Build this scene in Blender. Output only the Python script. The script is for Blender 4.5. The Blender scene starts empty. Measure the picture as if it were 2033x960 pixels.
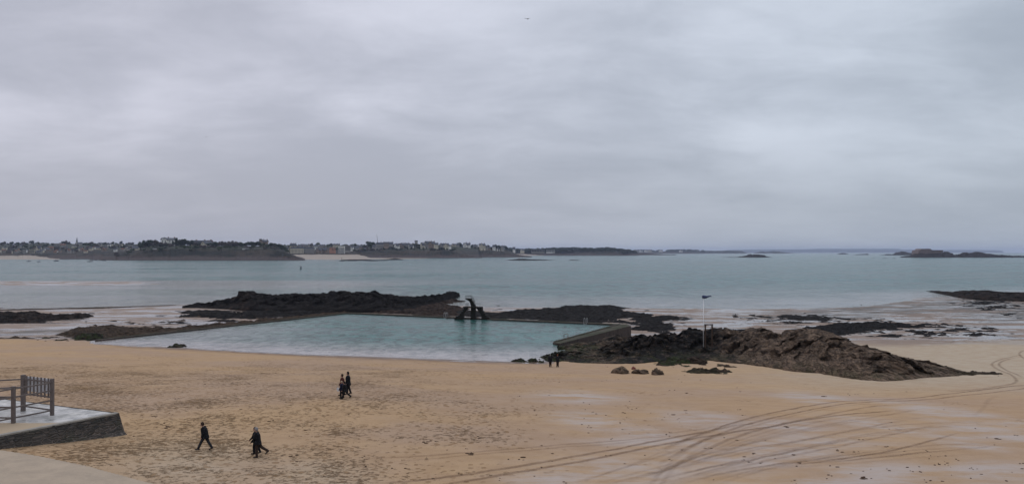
import bpy, bmesh, math, random
import numpy as np
from mathutils import Vector, Matrix, Euler
R = math.radians
random.seed(7); rng = np.random.default_rng(11)
scene = bpy.context.scene
COL = scene.collection
H = 19.5; F = 1500.0; CX = 1016.5; HY = 500.0      # eye height over low water, focal length and eye level in photo pixels

# ------------------------------------------------------------------ camera
cam = bpy.data.cameras.new('camera'); camo = bpy.data.objects.new('camera', cam); COL.objects.link(camo)
camo.location = (0, 0, H); camo.rotation_euler = (R(90), 0, 0)
cam.sensor_width = 36; cam.lens = 36*F/2033; cam.shift_y = 20/2033
cam.clip_start = 0.5; cam.clip_end = 40000
scene.camera = camo

# ------------------------------------------------------------------ node helper
class NB:
    def __init__(s, nt): s.nt = nt; s.n = nt.nodes; s.l = nt.links
    def node(s, t, **kw):
        nd = s.n.new(t)
        for k, v in kw.items(): setattr(nd, k, v)
        return nd
    def put(s, sock, v):
        if v is None: return
        if hasattr(v, 'is_linked') or hasattr(v, 'links'): s.l.new(v, sock)
        else:
            if isinstance(v, (tuple, list)) and len(v) == 3 and sock.type == 'RGBA': v = (*v, 1)
            sock.default_value = v
    def math(s, op, a, b=None, c=None, clamp=False):
        nd = s.node('ShaderNodeMath', operation=op, use_clamp=clamp)
        s.put(nd.inputs[0], a)
        if b is not None: s.put(nd.inputs[1], b)
        if c is not None: s.put(nd.inputs[2], c)
        return nd.outputs[0]
    def vmath(s, op, a, b=None):
        nd = s.node('ShaderNodeVectorMath', operation=op); s.put(nd.inputs[0], a)
        if b is not None: s.put(nd.inputs[1], b)
        return nd.outputs[0]
    def mix(s, f, a, b):
        nd = s.node('ShaderNodeMix', data_type='RGBA'); s.put(nd.inputs[0], f); s.put(nd.inputs[6], a); s.put(nd.inputs[7], b)
        return nd.outputs[2]
    def fmix(s, f, a, b):
        nd = s.node('ShaderNodeMix', data_type='FLOAT'); s.put(nd.inputs[0], f); s.put(nd.inputs[2], a); s.put(nd.inputs[3], b)
        return nd.outputs[0]
    def rng(s, v, a, b, c=0., d=1., smooth=True):
        nd = s.node('ShaderNodeMapRange'); nd.interpolation_type = 'SMOOTHSTEP' if smooth else 'LINEAR'
        s.put(nd.inputs[0], v)
        for i, q in enumerate((a, b, c, d)): nd.inputs[i+1].default_value = q
        return nd.outputs[0]
    def pos(s, scale=(1, 1, 1)):
        g = s.node('ShaderNodeNewGeometry').outputs['Position']
        return s.vmath('MULTIPLY', g, tuple(scale))
    def obj(s, scale=(1, 1, 1)):
        return s.vmath('MULTIPLY', s.node('ShaderNodeTexCoord').outputs['Object'], tuple(scale))
    def noise(s, vec, sc=1., det=3., rough=.5, dist=0.):
        nd = s.node('ShaderNodeTexNoise'); s.put(nd.inputs['Vector'], vec); nd.inputs['Scale'].default_value = sc
        nd.inputs['Detail'].default_value = det; nd.inputs['Roughness'].default_value = rough; nd.inputs['Distortion'].default_value = dist
        return nd.outputs[0]
    def vor(s, vec, sc=1., feature='F1', out=0, rand=1.):
        nd = s.node('ShaderNodeTexVoronoi', feature=feature); s.put(nd.inputs['Vector'], vec); nd.inputs['Scale'].default_value = sc
        nd.inputs['Randomness'].default_value = rand
        return nd.outputs[out]
    def attr(s, name): return s.node('ShaderNodeAttribute', attribute_name=name).outputs['Fac']
    def bump(s, h, dist=.1, st=1., nrm=None):
        nd = s.node('ShaderNodeBump'); s.put(nd.inputs['Height'], h); nd.inputs['Distance'].default_value = dist
        s.put(nd.inputs['Strength'], st)
        if nrm is not None: s.l.new(nrm, nd.inputs['Normal'])
        return nd.outputs[0]

def material(name, fn):
    m = bpy.data.materials.new(name); m.use_nodes = True
    nb = NB(m.node_tree); b = m.node_tree.nodes['Principled BSDF']
    fn(nb, b)
    return m
def simple(name, col, rough=.8, var=.25, sc=3., metal=0., bump=0.):
    def fn(nb, b):
        n = nb.noise(nb.obj(), sc, 4)
        nb.put(b.inputs['Base Color'], nb.mix(n, tuple(c*(1-var) for c in col), tuple(min(1, c*(1+var)) for c in col)))
        b.inputs['Roughness'].default_value = rough; b.inputs['Specular IOR Level'].default_value = .2 if rough > .55 else .5; b.inputs['Metallic'].default_value = metal
        if bump: nb.put(b.inputs['Normal'], nb.bump(nb.noise(nb.obj(), sc*4, 4), bump))
    return material(name, fn)

# ------------------------------------------------------------------ sky, sun, exposure
w = bpy.data.worlds.new('World'); scene.world = w; w.use_nodes = True
nb = NB(w.node_tree); bg = w.node_tree.nodes['Background']
SUN_EL, SUN_AZ = R(48), R(-35)
sky = nb.node('ShaderNodeTexSky'); sky.sky_type = 'NISHITA'; sky.sun_disc = False
sky.sun_elevation = SUN_EL; sky.sun_rotation = SUN_AZ; sky.dust_density = 3
nb.l.new(sky.outputs[0], bg.inputs[0]); bg.inputs[1].default_value = 0.07
d = nb.node('ShaderNodeTexCoord').outputs['Generated']
sp = nb.node('ShaderNodeSeparateXYZ'); nb.l.new(d, sp.inputs[0])
up = nb.math('MAXIMUM', sp.outputs[2], 0.0)
den = nb.math('ADD', up, 0.22)
cb = nb.node('ShaderNodeCombineXYZ')
nb.l.new(nb.math('DIVIDE', sp.outputs[0], den), cb.inputs[0]); nb.l.new(nb.math('DIVIDE', sp.outputs[1], den), cb.inputs[1])
v = nb.vmath('MULTIPLY', cb.outputs[0], (0.72, 1.0, 1)); v = nb.vmath('ADD', v, (3.7, 1.3, 0.))
n1 = nb.noise(v, 0.8, 5, .5, .15)
n2 = nb.noise(nb.vmath('ADD', v, (9, 4, 2)), 2.7, 8, .62, .3)
n3 = nb.noise(nb.vmath('MULTIPLY', d, (1, 1, 2.0)), 2.3, 2, .5, .3)
cl = nb.math('ADD', nb.math('MULTIPLY', n1, .55), nb.math('ADD', nb.math('MULTIPLY', n2, .30), nb.math('MULTIPLY', n3, .25)))
cl = nb.rng(cl, .42, .70)
low = nb.rng(up, 0.0, 0.20)
dark = nb.mix(low, (.41, .44, .505), (.43, .463, .535)); lite = nb.mix(low, (.485, .515, .58), (.71, .745, .835))
east = nb.rng(sp.outputs[0], -.5, .6)
cc = nb.mix(cl, dark, lite)
cc = nb.mix(east, nb.vmath('MULTIPLY', cc, (1.02, .985, 1.01)), nb.vmath('MULTIPLY', cc, (.955, 1.0, 1.015)))
cc = nb.vmath('MULTIPLY', cc, None) if False else cc
glow = nb.math('MULTIPLY_ADD', nb.rng(up, .3, 1.), .9, 1.0)
sc_ = nb.node('ShaderNodeVectorMath', operation='SCALE'); nb.l.new(cc, sc_.inputs[0]); nb.l.new(glow, sc_.inputs[3])
bg2 = nb.node('ShaderNodeBackground'); nb.l.new(sc_.outputs[0], bg2.inputs[0]); bg2.inputs[1].default_value = 1.0
mx = nb.node('ShaderNodeMixShader'); mx.inputs[0].default_value = .93
nb.l.new(bg.outputs[0], mx.inputs[1]); nb.l.new(bg2.outputs[0], mx.inputs[2])
nb.l.new(mx.outputs[0], w.node_tree.nodes['World Output'].inputs[0])
w.cycles.sampling_method = 'AUTOMATIC'
sl = bpy.data.lights.new('sun', 'SUN'); sl.energy = 0.5; sl.angle = R(40); sl.color = (1, .95, .9)
so = bpy.data.objects.new('sun', sl); COL.objects.link(so)
so.rotation_euler = (R(90)-SUN_EL, 0, -SUN_AZ + R(180)); so.location = (0, 0, 200)
vs = scene.view_settings; vs.view_transform = 'Standard'; vs.look = 'None'; vs.exposure = 0.0; vs.gamma = 1; vs.use_curve_mapping = False
HAZE_DENSITY = 4.2e-5
scene.cycles.volume_bounces = 0; scene.cycles.max_bounces = 6; scene.cycles.transparent_max_bounces = 48; scene.cycles.use_denoising = True

# ------------------------------------------------------------------ tags
def tag(o, label=None, cat=None, group=None, kind=None):
    if label: o['label'] = label
    if cat: o['category'] = cat
    if group: o['group'] = group
    if kind: o['kind'] = kind
    return o
def empty(name, loc=(0, 0, 0), rz=0, sc=1.):
    o = bpy.data.objects.new(name, None); COL.objects.link(o)
    o.location = loc; o.rotation_euler = (0, 0, rz)
    o.scale = (sc, sc, sc) if not isinstance(sc, tuple) else sc
    o.empty_display_size = .5
    return o
def copy_tree(o, parent=None):
    c = o.copy(); COL.objects.link(c)
    if parent is not None: c.parent = parent
    for ch in o.children: copy_tree(ch, c)
    return c

# ------------------------------------------------------------------ mesh helpers
def link_mesh(name, verts, faces, mat, parent=None, smooth=False, attrs=None):
    me = bpy.data.meshes.new(name)
    verts = np.asarray(verts, np.float32)
    if isinstance(faces, np.ndarray) and faces.ndim == 2:
        k = faces.shape[1]; me.vertices.add(len(verts)); me.vertices.foreach_set('co', verts.ravel())
        me.loops.add(faces.size); me.loops.foreach_set('vertex_index', faces.astype(np.int32).ravel())
        me.polygons.add(len(faces)); me.polygons.foreach_set('loop_start', np.arange(0, faces.size, k, dtype=np.int32))
        try: me.polygons.foreach_set('loop_total', np.full(len(faces), k, np.int32))
        except Exception: pass
        me.update(calc_edges=True)
    else:
        me.from_pydata([tuple(map(float, q)) for q in verts], [], [tuple(f) for f in faces]); me.update()
    me.validate()
    if smooth: me.polygons.foreach_set('use_smooth', np.ones(len(me.polygons), bool))
    if attrs:
        for k_, a in attrs.items():
            at = me.attributes.new(k_, 'FLOAT', 'POINT'); at.data.foreach_set('value', np.asarray(a, np.float32).ravel())
    if mat is not None: me.materials.append(mat)
    o = bpy.data.objects.new(name, me); COL.objects.link(o)
    if parent is not None: o.parent = parent
    return o
def grid_faces(nr, nc, keep=None):
    i = np.arange(nr*nc).reshape(nr, nc)
    f = np.stack([i[:-1, :-1], i[:-1, 1:], i[1:, 1:], i[1:, :-1]], -1).reshape(-1, 4)
    if keep is not None: f = f[keep.ravel()]
    return f
class MB:
    """collects solids for one mesh object"""
    def __init__(s): s.v = []; s.f = []
    def add(s, vs, fs):
        o = len(s.v); s.v += [tuple(q) for q in vs]; s.f += [tuple(i+o for i in f) for f in fs]; return s
    def hexa(s, p):        # 8 points: bottom 4 ccw, top 4 ccw
        return s.add(p, [(3, 2, 1, 0), (4, 5, 6, 7), (0, 1, 5, 4), (1, 2, 6, 5), (2, 3, 7, 6), (3, 0, 4, 7)])
    def box(s, a, b):
        x0, y0, z0 = a; x1, y1, z1 = b
        return s.hexa([(x0, y0, z0), (x1, y0, z0), (x1, y1, z0), (x0, y1, z0), (x0, y0, z1), (x1, y0, z1), (x1, y1, z1), (x0, y1, z1)])
    def bar(s, p, q, w, h=None, upv=(0, 0, 1)):
        h = h or w; p = Vector(p); q = Vector(q); d = (q-p).normalized(); u = Vector(upv)
        if abs(d.dot(u)) > .98: u = Vector((0, 1, 0))
        a = d.cross(u).normalized()*w/2; b = a.cross(d).normalized()*h/2
        return s.hexa([p-a-b, p+a-b, q+a-b, q-a-b, p-a+b, p+a+b, q+a+b, q-a+b])
    def tube(s, p, q, r0, r1=None, n=8):
        r1 = r0 if r1 is None else r1; p = Vector(p); q = Vector(q); d = (q-p).normalized()
        u = Vector((0, 0, 1)) if abs(d.z) < .9 else Vector((1, 0, 0)); a = d.cross(u).normalized(); b = d.cross(a)
        vs = [c + a*math.cos(t)*r + b*math.sin(t)*r for c, r in ((p, r0), (q, r1)) for t in [2*math.pi*k/n for k in range(n)]]
        return s.add(vs, [tuple(range(n)), tuple(range(2*n-1, n-1, -1))] + [(k, n+k, n+(k+1) % n, (k+1) % n) for k in range(n)])
    def ball(s, c, r, n=8, m=6, sc=(1, 1, 1)):
        vs = []; fs = []
        for i in range(m+1):
            t = math.pi*i/m
            for k in range(n):
                p = 2*math.pi*k/n
                vs.append((c[0]+r*sc[0]*math.sin(t)*math.cos(p), c[1]+r*sc[1]*math.sin(t)*math.sin(p), c[2]+r*sc[2]*math.cos(t)))
        for i in range(m):
            for k in range(n): fs.append((i*n+k, i*n+(k+1) % n, (i+1)*n+(k+1) % n, (i+1)*n+k))
        return s.add(vs, fs)
    def build(s, name, mat, parent=None, smooth=False):
        return link_mesh(name, s.v, s.f, mat, parent, smooth)

# ------------------------------------------------------------------ numpy noise
def _h(ix, iy, iz=0, s=0):
    h = (ix.astype(np.int64)*374761393 + iy.astype(np.int64)*668265263 + (iz*2147483647 if np.isscalar(iz) else iz.astype(np.int64)*1274126177) + s*974634777) & 0xffffffff
    h = ((h ^ (h >> 13))*1274126177) & 0xffffffff
    h = ((h ^ (h >> 16))*2246822519) & 0xffffffff
    return ((h ^ (h >> 15)) & 0xffffff)/float(0xffffff)
def vnoise(x, y, s=0):
    x0 = np.floor(x); y0 = np.floor(y); fx = x-x0; fy = y-y0
    fx = fx*fx*(3-2*fx); fy = fy*fy*(3-2*fy)
    a = _h(x0, y0, 0, s); b = _h(x0+1, y0, 0, s); c = _h(x0, y0+1, 0, s); d_ = _h(x0+1, y0+1, 0, s)
    return (a*(1-fx)+b*fx)*(1-fy) + (c*(1-fx)+d_*fx)*fy
def fbm(x, y, o=4, s=0, g=.5):
    t = 0; a = 1; n = 0
    for k in range(o):
        t = t + a*vnoise(x*2**k+17.3*k, y*2**k-9.1*k, s+k); n += a; a *= g
    return t/n
def facet(x, y, z, cell, s=0):
    """tilted block facets: nearest random cell gives every point the plane of its block"""
    X = np.stack([x, y, z], -1)/cell; C = np.floor(X); best = np.full(x.shape, 1e9); out = np.zeros(x.shape); sec = np.full(x.shape, 1e9)
    for i in (-1, 0, 1):
        for j in (-1, 0, 1):
            for k in (-1, 0, 1):
                ci, cj, ck = C[..., 0]+i, C[..., 1]+j, C[..., 2]+k
                r = [_h(ci, cj, ck, s+q) for q in range(6)]
                dx, dy, dz = X[..., 0]-ci-r[0], X[..., 1]-cj-r[1], X[..., 2]-ck-r[2]
                dd = dx*dx+dy*dy+dz*dz
                val = (r[3]-.5)*1.3*dx + (r[4]-.5)*1.3*dy + (r[5]-.5)
                m = dd < best
                sec = np.where(m, best, np.minimum(sec, dd)); out = np.where(m, val, out); best = np.where(m, dd, best)
    crack = np.clip((np.sqrt(sec)-np.sqrt(best))*6, 0, 1)
    return out*cell, crack
def sstep(a, b, x):
    t = np.clip((x-a)/(b-a), 0, 1); return t*t*(3-2*t)

# ------------------------------------------------------------------ the lie of the land (photo pixel, height above low water)
CP = np.array([
 (0,960,8.1),(310,960,7.6),(700,960,7.4),(1100,960,7.3),(1600,960,7.2),(2033,960,7.2),(0,888,8.1),(243,858,7.4),(407,894,7.4),(510,905,7.4),
 (683,789,7.4),(1000,850,7.3),(1350,850,7.2),(1700,850,7.0),(2033,850,6.8),(1099,728,3.8),(1350,742,4.4),(1600,740,4.1),(1800,755,4.4),(1940,742,3.6),(2033,760,4.3),
 (-150,682,3.6),(0,676,3.4),(110,680,3.45),(200,682,3.3),(400,691,3.3),(600,702,3.3),(850,711,3.3),(1075,717,3.3),
 (1180,700,3.1),(1300,690,2.2),(1500,680,1.9),
 (-150,655,1.9),(0,655,1.9),(0,640,1.3),(120,664,2.3),(0,617,.12),(-150,619,.1),(180,612,.09),(350,606,.06),(300,640,1.0),(500,632,.8),(700,610,.4),(700,620,.9),(900,612,.5),(985,609,.05),(1000,622,.9),
 (1230,612,.1),(1300,613,.08),(1330,650,1.0),(1500,616,.08),(1500,650,.9),(1700,640,.8),(1700,612,.07),(1850,592,.05),(2033,592,.3),(2033,625,.7),(2033,680,1.75),(1780,692,1.9),(1300,672,1.3),
 (0,595,-.35),(0,575,-.35),(0,560,.08),(150,560,.07),(270,560,.03),(400,561,-.12),(600,563,-.2),(750,566,-.5),(0,550,-1),(290,551,-1),(500,553,-1),(300,590,-.4),(500,577,-.5),(900,570,-1.4),(1000,590,-.7),(1250,596,-.5),(1500,600,-.35),(1700,595,-.3),(1780,585,-.4),
 (1250,578,-1.6),(1600,575,-1.2),(1830,570,-1.2),(2033,568,-1.2),(-150,560,.1),(-150,590,-.35),(2200,600,.4),(2200,680,1.8),(2200,760,4.),(2200,570,-1.2),(1000,545,-2.2),(1700,545,-2.2),(0,538,-2),(500,540,-2),(2100,545,-2.2)], float)
def inv(px, py, z):
    Y = (H-z)*F/(np.asarray(py, float)-HY); return (np.asarray(px, float)-CX)/F*Y, Y
_x, _y = inv(CP[:, 0], CP[:, 1], CP[:, 2])
_U = np.stack([_x/_y, np.log(_y)*1.1], 1)
def _k(r2): return np.where(r2 > 1e-12, r2*np.log(np.maximum(r2, 1e-12)), 0)
_A = _k(((_U[:, None]-_U[None])**2).sum(-1)) + np.eye(len(_U))*2e-4
_P = np.c_[np.ones(len(_U)), _U]; _M = np.block([[_A, _P], [_P.T, np.zeros((3, 3))]])
_W = np.linalg.solve(_M, np.r_[CP[:, 2], 0, 0, 0])
POOL = np.array([inv(a, b, 3.3) for a, b in ((202, 676), (690, 622.5), (1215, 645.5), (1100, 683), (1085, 722), (850, 714), (600, 704), (400, 693), (200, 683))])
def poly_sd(x, y, P):
    """signed distance, inside positive"""
    d2 = np.full(x.shape, 1e18); ins = np.zeros(x.shape, bool); n = len(P)
    for i in range(n):
        ax, ay = P[i]; bx, by = P[(i+1) % n]; ex, ey = bx-ax, by-ay
        t = np.clip(((x-ax)*ex+(y-ay)*ey)/(ex*ex+ey*ey+1e-12), 0, 1)
        d2 = np.minimum(d2, (x-ax-t*ex)**2+(y-ay-t*ey)**2)
        c = ((ay > y) != (by > y)) & (x < (bx-ax)*(y-ay)/(by-ay+1e-12)+ax); ins ^= c
    d_ = np.sqrt(d2); return np.where(ins, d_, -d_)
NEAR = np.array([inv(a, b, 3.3) for a, b in ((200, 682), (400, 691.5), (600, 702.5), (850, 711.5), (1075, 718))])
def near_d(x, y):      # distance past the pool's beach edge, seawards
    yy = np.interp(x, NEAR[:, 0], NEAR[:, 1]); return y-yy
def G(x, y, micro=True):
    x = np.atleast_1d(np.asarray(x, float)); y = np.atleast_1d(np.asarray(y, float)); sh = x.shape
    x = x.ravel(); y = y.ravel(); out = np.empty(len(x))
    for i in range(0, len(x), 40000):
        X = x[i:i+40000]; Y = y[i:i+40000]; Yc = np.clip(Y, 36, 800)
        u = np.stack([np.clip(X/np.maximum(Yc, 1), -1.1, 1.1), np.log(Yc)*1.1], 1)
        r2 = ((u[:, None]-_U[None])**2).sum(-1)
        z = _k(r2)@_W[:-3] + _W[-3] + u@_W[-2:]
        z = np.where(Y > 520, np.minimum(z, -1.5), z); z = np.clip(z, -3, 8.3)
        if micro:
            amp = np.where(z > 3.4, .10, .05)
            z = z + amp*(fbm(X/7, Y/7, 3, 5)-.5)*2*sstep(-.3, .5, np.abs(z)+.2) + np.where(z > 4, .03, .0)*(fbm(X/1.1, Y/1.1, 2, 9)-.5)*2
            z = z + .09*(fbm(X/22, Y/9, 4, 31)-.5)*2*sstep(2.6, 1.6, z)*sstep(-.05, .25, z+.2)
        sd = poly_sd(X, Y, POOL); nd = near_d(X, Y)
        z = np.where(sd > -1.0, np.minimum(z, np.where(nd < 3, 3.3-nd*.09, 3.03-(nd-3)*.06)), z)
        out[i:i+40000] = np.maximum(z, -3)
    return out.reshape(sh)
def ground(px, py, n=30):
    """world point where the sight line through a photo pixel meets the ground"""
    px = np.atleast_1d(np.asarray(px, float)); py = np.atleast_1d(np.asarray(py, float)); z = np.full(px.shape, 4.)
    for _ in range(n):
        x, y = inv(px, py, z); z = .5*z+.5*G(x, y, False)
    x, y = inv(px, py, z); return x, y, G(x, y)
def g1(px, py): x, y, z = ground(px, py); return float(x[0]), float(y[0]), float(z[0])
def proj(x, y, z): return CX+F*x/y, HY+F*(H-z)/y
# ------------------------------------------------------------------ materials of the shore
def m_sand(nb, b):
    p = nb.pos()
    big = nb.noise(nb.pos((.05, .08, .05)), 1, 4, .55); mid = nb.noise(nb.pos((.5, .9, .5)), 1, 5, .6); fine = nb.noise(p, 9, 3, .6)
    dry = nb.mix(nb.rng(big, .35, .65), (.42, .28, .158), (.385, .262, .162))
    dry = nb.mix(nb.rng(nb.noise(nb.pos((.035, .075, .05)), 1.3, 5, .6), .42, .62), dry, (.37, .258, .175))
    dry = nb.mix(nb.attr('pale'), dry, (.42, .345, .255))
    dry = nb.mix(nb.rng(mid, .35, .75, 0, .45), dry, (.29, .182, .098))
    dry = nb.mix(nb.rng(fine, .3, .8, 0, .22), dry, (.20, .13, .08))
    # footprints: damp sand turned up where people walked
    fp = nb.vor(nb.pos((1.9, 1.7, 1)), 1, 'SMOOTH_F1'); fr = nb.noise(nb.pos((2.7, 3.4, 1)), 1, 5, .78)
    dens = nb.noise(nb.pos((.16, .2, .1)), 1, 4, .6)
    foot = nb.attr('foot')
    thr = nb.math('SUBTRACT', nb.math('MULTIPLY_ADD', foot, -.245, .775), nb.math('MULTIPLY', nb.math('SUBTRACT', dens, .5), .5))
    spot = nb.math('MULTIPLY', nb.math('SUBTRACT', fr, thr), 8., clamp=True)
    prints = nb.math('MULTIPLY', nb.rng(fp, .30, .14), nb.rng(nb.math('SUBTRACT', nb.math('ADD', dens, nb.math('MULTIPLY', foot, .32)), .6), .0, .15))
    marks = nb.math('MAXIMUM', spot, nb.math('MULTIPLY', prints, .8))
    dry = nb.mix(nb.math('MULTIPLY', marks, .85), dry, (.19, .112, .052))
    # pale damp films on the firm sand
    pw = nb.math('MULTIPLY', nb.attr('patch'), nb.rng(nb.noise(nb.pos((.16, .5, .4)), 1, 6, .7), .36, .62))
    dry = nb.mix(nb.math('MULTIPLY', pw, .8), dry, (.385, .325, .29))
    # tidal flat
    flat = nb.attr('flat')
    st = nb.noise(nb.pos((.045, .10, .05)), 1, 6, .62, .4); st2 = nb.noise(nb.pos((.25, .5, .3)), 1, 4, .6)
    film = nb.rng(nb.math('ADD', nb.math('MULTIPLY', st, .75), nb.math('MULTIPLY', st2, .25)), .46, .54)
    damp = nb.mix(st2, (.15, .104, .076), (.27, .192, .142))
    damp = nb.mix(nb.math('MULTIPLY', film, .6), damp, (.22, .19, .17))
    mud = nb.math('MULTIPLY', nb.attr('mud'), nb.rng(nb.noise(nb.pos((.12, .25, .1)), 1, 6, .7), .40, .55))
    damp = nb.mix(mud, damp, (.085, .075, .065))
    spk = nb.math('MULTIPLY', nb.attr('speck'), nb.rng(nb.noise(nb.pos((.9, .55, 1)), 1, 4, .7), .56, .62))
    damp = nb.mix(spk, damp, (.03, .024, .022))
    col = nb.mix(flat, dry, damp)
    edge = nb.attr('edge')
    col = nb.mix(nb.math('MULTIPLY', edge, nb.rng(mid, .3, .6, .35, 1.)), col, (.15, .105, .08))
    nb.put(b.inputs['Base Color'], col)
    wet = nb.math('MULTIPLY', flat, nb.math('MULTIPLY', film, nb.math('SUBTRACT', 1., nb.math('MAXIMUM', nb.math('MULTIPLY', mud, .6), spk))))
    wet = nb.math('MAXIMUM', wet, nb.math('MULTIPLY', pw, .45))
    b.inputs['IOR'].default_value = 1.33
    nb.put(b.inputs['Roughness'], nb.fmix(wet, nb.fmix(flat, .9, .6), .09))
    nb.put(b.inputs['Specular IOR Level'], nb.fmix(nb.math('MAXIMUM', nb.math('MULTIPLY', flat, .45), wet), .12, .5))
    hgt = nb.math('ADD', nb.math('MULTIPLY', fine, .25), nb.math('ADD', nb.math('MULTIPLY', mid, .8), nb.math('MULTIPLY', marks, -1.1)))
    nb.put(b.inputs['Normal'], nb.bump(hgt, .09, nb.fmix(nb.math('MAXIMUM', flat, pw), .9, .06)))
M_SAND = material('sand', m_sand)

def water_mat(deep, shallow_sheen, wave, name, seascale=1.):
    def fn(nb, b):
        sh = nb.attr('shallow_sheen')
        pat = nb.noise(nb.pos((.004*seascale, .011*seascale, 1)), 1, 5, .6, .4)
        pat2 = nb.noise(nb.pos((.03*seascale, .05*seascale, 1)), 1, 5, .65)
        patch = nb.rng(nb.math('ADD', nb.math('MULTIPLY', pat, .65), nb.math('MULTIPLY', pat2, .35)), .36, .64)
        c = nb.mix(patch, tuple(q*.75 for q in deep), tuple(q*1.8 for q in deep))
        c = nb.mix(sh, c, shallow_sheen)
        rp = nb.noise(nb.pos((.15*seascale, .075*seascale, 1)), 1, 5, .72)
        c = nb.mix(nb.math('MULTIPLY', nb.rng(rp, .46, .58), nb.math('SUBTRACT', .85, nb.math('MULTIPLY', sh, .6))), c, tuple(q*.35 for q in deep))  # dark wave ripples painted into the water colour, on top of the bump
        nb.put(b.inputs['Base Color'], c)
        b.inputs['IOR'].default_value = 1.33; nb.put(b.inputs['Specular IOR Level'], nb.fmix(sh, .38, .5))
        w1 = nb.noise(nb.pos((.35, .28, .4)), 1, 5, .62, .3); w2 = nb.noise(nb.pos((1.3, 2.2, 1)), 1, 4, .6)
        w3 = nb.noise(nb.pos((.05, .10, .1)), 1, 4, .6)
        h = nb.math('ADD', nb.math('MULTIPLY', w1, 1.), nb.math('ADD', nb.math('MULTIPLY', w2, .28), nb.math('MULTIPLY', w3, 2.2)))
        rip = nb.noise(nb.pos((.055*seascale**.5, .2*seascale**.5, 1)), 1, 4, .65)
        gust = nb.rng(nb.math('ADD', nb.math('MULTIPLY', pat2, .5), nb.math('MULTIPLY', pat, .5)), .35, .65, .35, 1.4)
        nb.put(b.inputs['Roughness'], nb.fmix(sh, nb.fmix(patch, .2, .12), .08))
        nb.put(b.inputs['Normal'], nb.bump(h, wave, nb.math('MULTIPLY', gust, nb.fmix(sh, 1., .22))))
    return material(name, fn)
M_SEA = water_mat((.018, .092, .086), (.23, .205, .175), 1.9, 'sea_water')
M_POOL = water_mat((.032, .108, .096), (.38, .33, .31), .9, 'pool_water', 4.)  # pale second tone also paints the whitish sky reflection over the shallows

# ------------------------------------------------------------------ beach and tidal flats: one sheet
ys = np.concatenate([np.linspace(-60, 28, 12), 30*np.exp(np.linspace(0, math.log(560/30.), 900)), [600, 700, 900]])
us = np.concatenate([np.linspace(-1.6, -.86, 12)[:-1], np.linspace(-.85, .85, 640), np.linspace(.86, 1.6, 12)[1:]])
YY, UU = np.meshgrid(ys, us, indexing='ij'); XX = UU*(np.maximum(YY, 36)*.86+6)
ZZ = G(XX, YY)
ysafe = np.maximum(YY, 5.); PX, PY = proj(XX, ysafe, ZZ)
def blobs(lst):
    t = np.zeros(PX.shape)
    for (cx, cy, rx, ry, *k) in lst:
        a = k[0] if k else 0.
        dx = PX-cx; dy = PY-cy-dx*a
        t = np.maximum(t, np.exp(-((dx/rx)**2+(dy/ry)**2)**1.5))
    return t
zt = np.interp(PX, [0, 250, 700, 1150, 1400], [3.05, 3.0, 2.5, 2.3, 1.72])
flat = sstep(zt+.18, zt-.12, ZZ + .25*(fbm(XX/14, YY/14, 3, 77)-.5))
sdp = poly_sd(XX, YY, POOL)
ndst = near_d(XX, YY)
edge = sstep(-7, -1, ndst)*sstep(200, 260, PX)*sstep(1100, 1060, PX)*(ndst < 6)
flat = np.maximum(flat, np.where(sdp > -1, 1, 0))
foot = np.interp(PX, [0, 250, 700, 1000, 1300, 1500], [1.0, 1.0, .92, .6, .22, .03])*sstep(690, 740, PY)
foot = np.maximum(foot, .12*sstep(720, 760, PY))
patch = blobs([(1150, 788, 95, 13, .03), (1165, 832, 80, 16, .05), (1230, 850, 130, 14, .15), (1410, 835, 110, 18, .12), (1560, 845, 100, 15, .1), (1900, 822, 190, 13, .16), (1970, 860, 130, 20, .22),
     (1930, 883, 80, 8, .12), (1230, 935, 200, 34, 0), (1750, 938, 160, 22), (1700, 960, 330, 22), (1500, 905, 260, 34, -.08), (1620, 790, 90, 12, .1), (1800, 850, 180, 12, .15), (1330, 880, 180, 18), (1960, 935, 120, 24), (1550, 880, 220, 20, -.08), (1100, 950, 120, 20)])
pale = np.clip(np.interp(PX, [1250, 1500, 1750], [0, .3, 1])*sstep(800, 740, PY), 0, 1)
pale = np.maximum(pale, .7*sstep(900, 960, PY)*sstep(500, 0, PX)); pale = np.maximum(pale, blobs([(380, 920, 160, 50), (620, 950, 120, 40)])*.5)
mud = np.maximum(blobs([(1700, 615, 200, 16, -.06), (1900, 605, 160, 16, -.02), (2033, 620, 130, 22), (1650, 628, 120, 6), (90, 658, 160, 5), (200, 608, 260, 4.5, -.03), (1800, 612, 100, 14)]), 0)
speck = np.maximum(blobs([(1980, 615, 110, 26), (1900, 640, 160, 30), (1960, 668, 120, 14), (1330, 640, 110, 26), (260, 640, 120, 10), (470, 640, 130, 12), (1500, 635, 120, 12), (1780, 650, 160, 14), (330, 650, 120, 8)]), .12)
beach = link_mesh('beach', np.stack([XX, YY, ZZ], -1).reshape(-1, 3), grid_faces(len(ys), len(us)), M_SAND, smooth=True,
    attrs=dict(flat=flat, foot=foot, patch=patch, pale=pale, mud=mud, speck=speck, edge=edge))
tag(beach, kind='structure')

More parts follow.
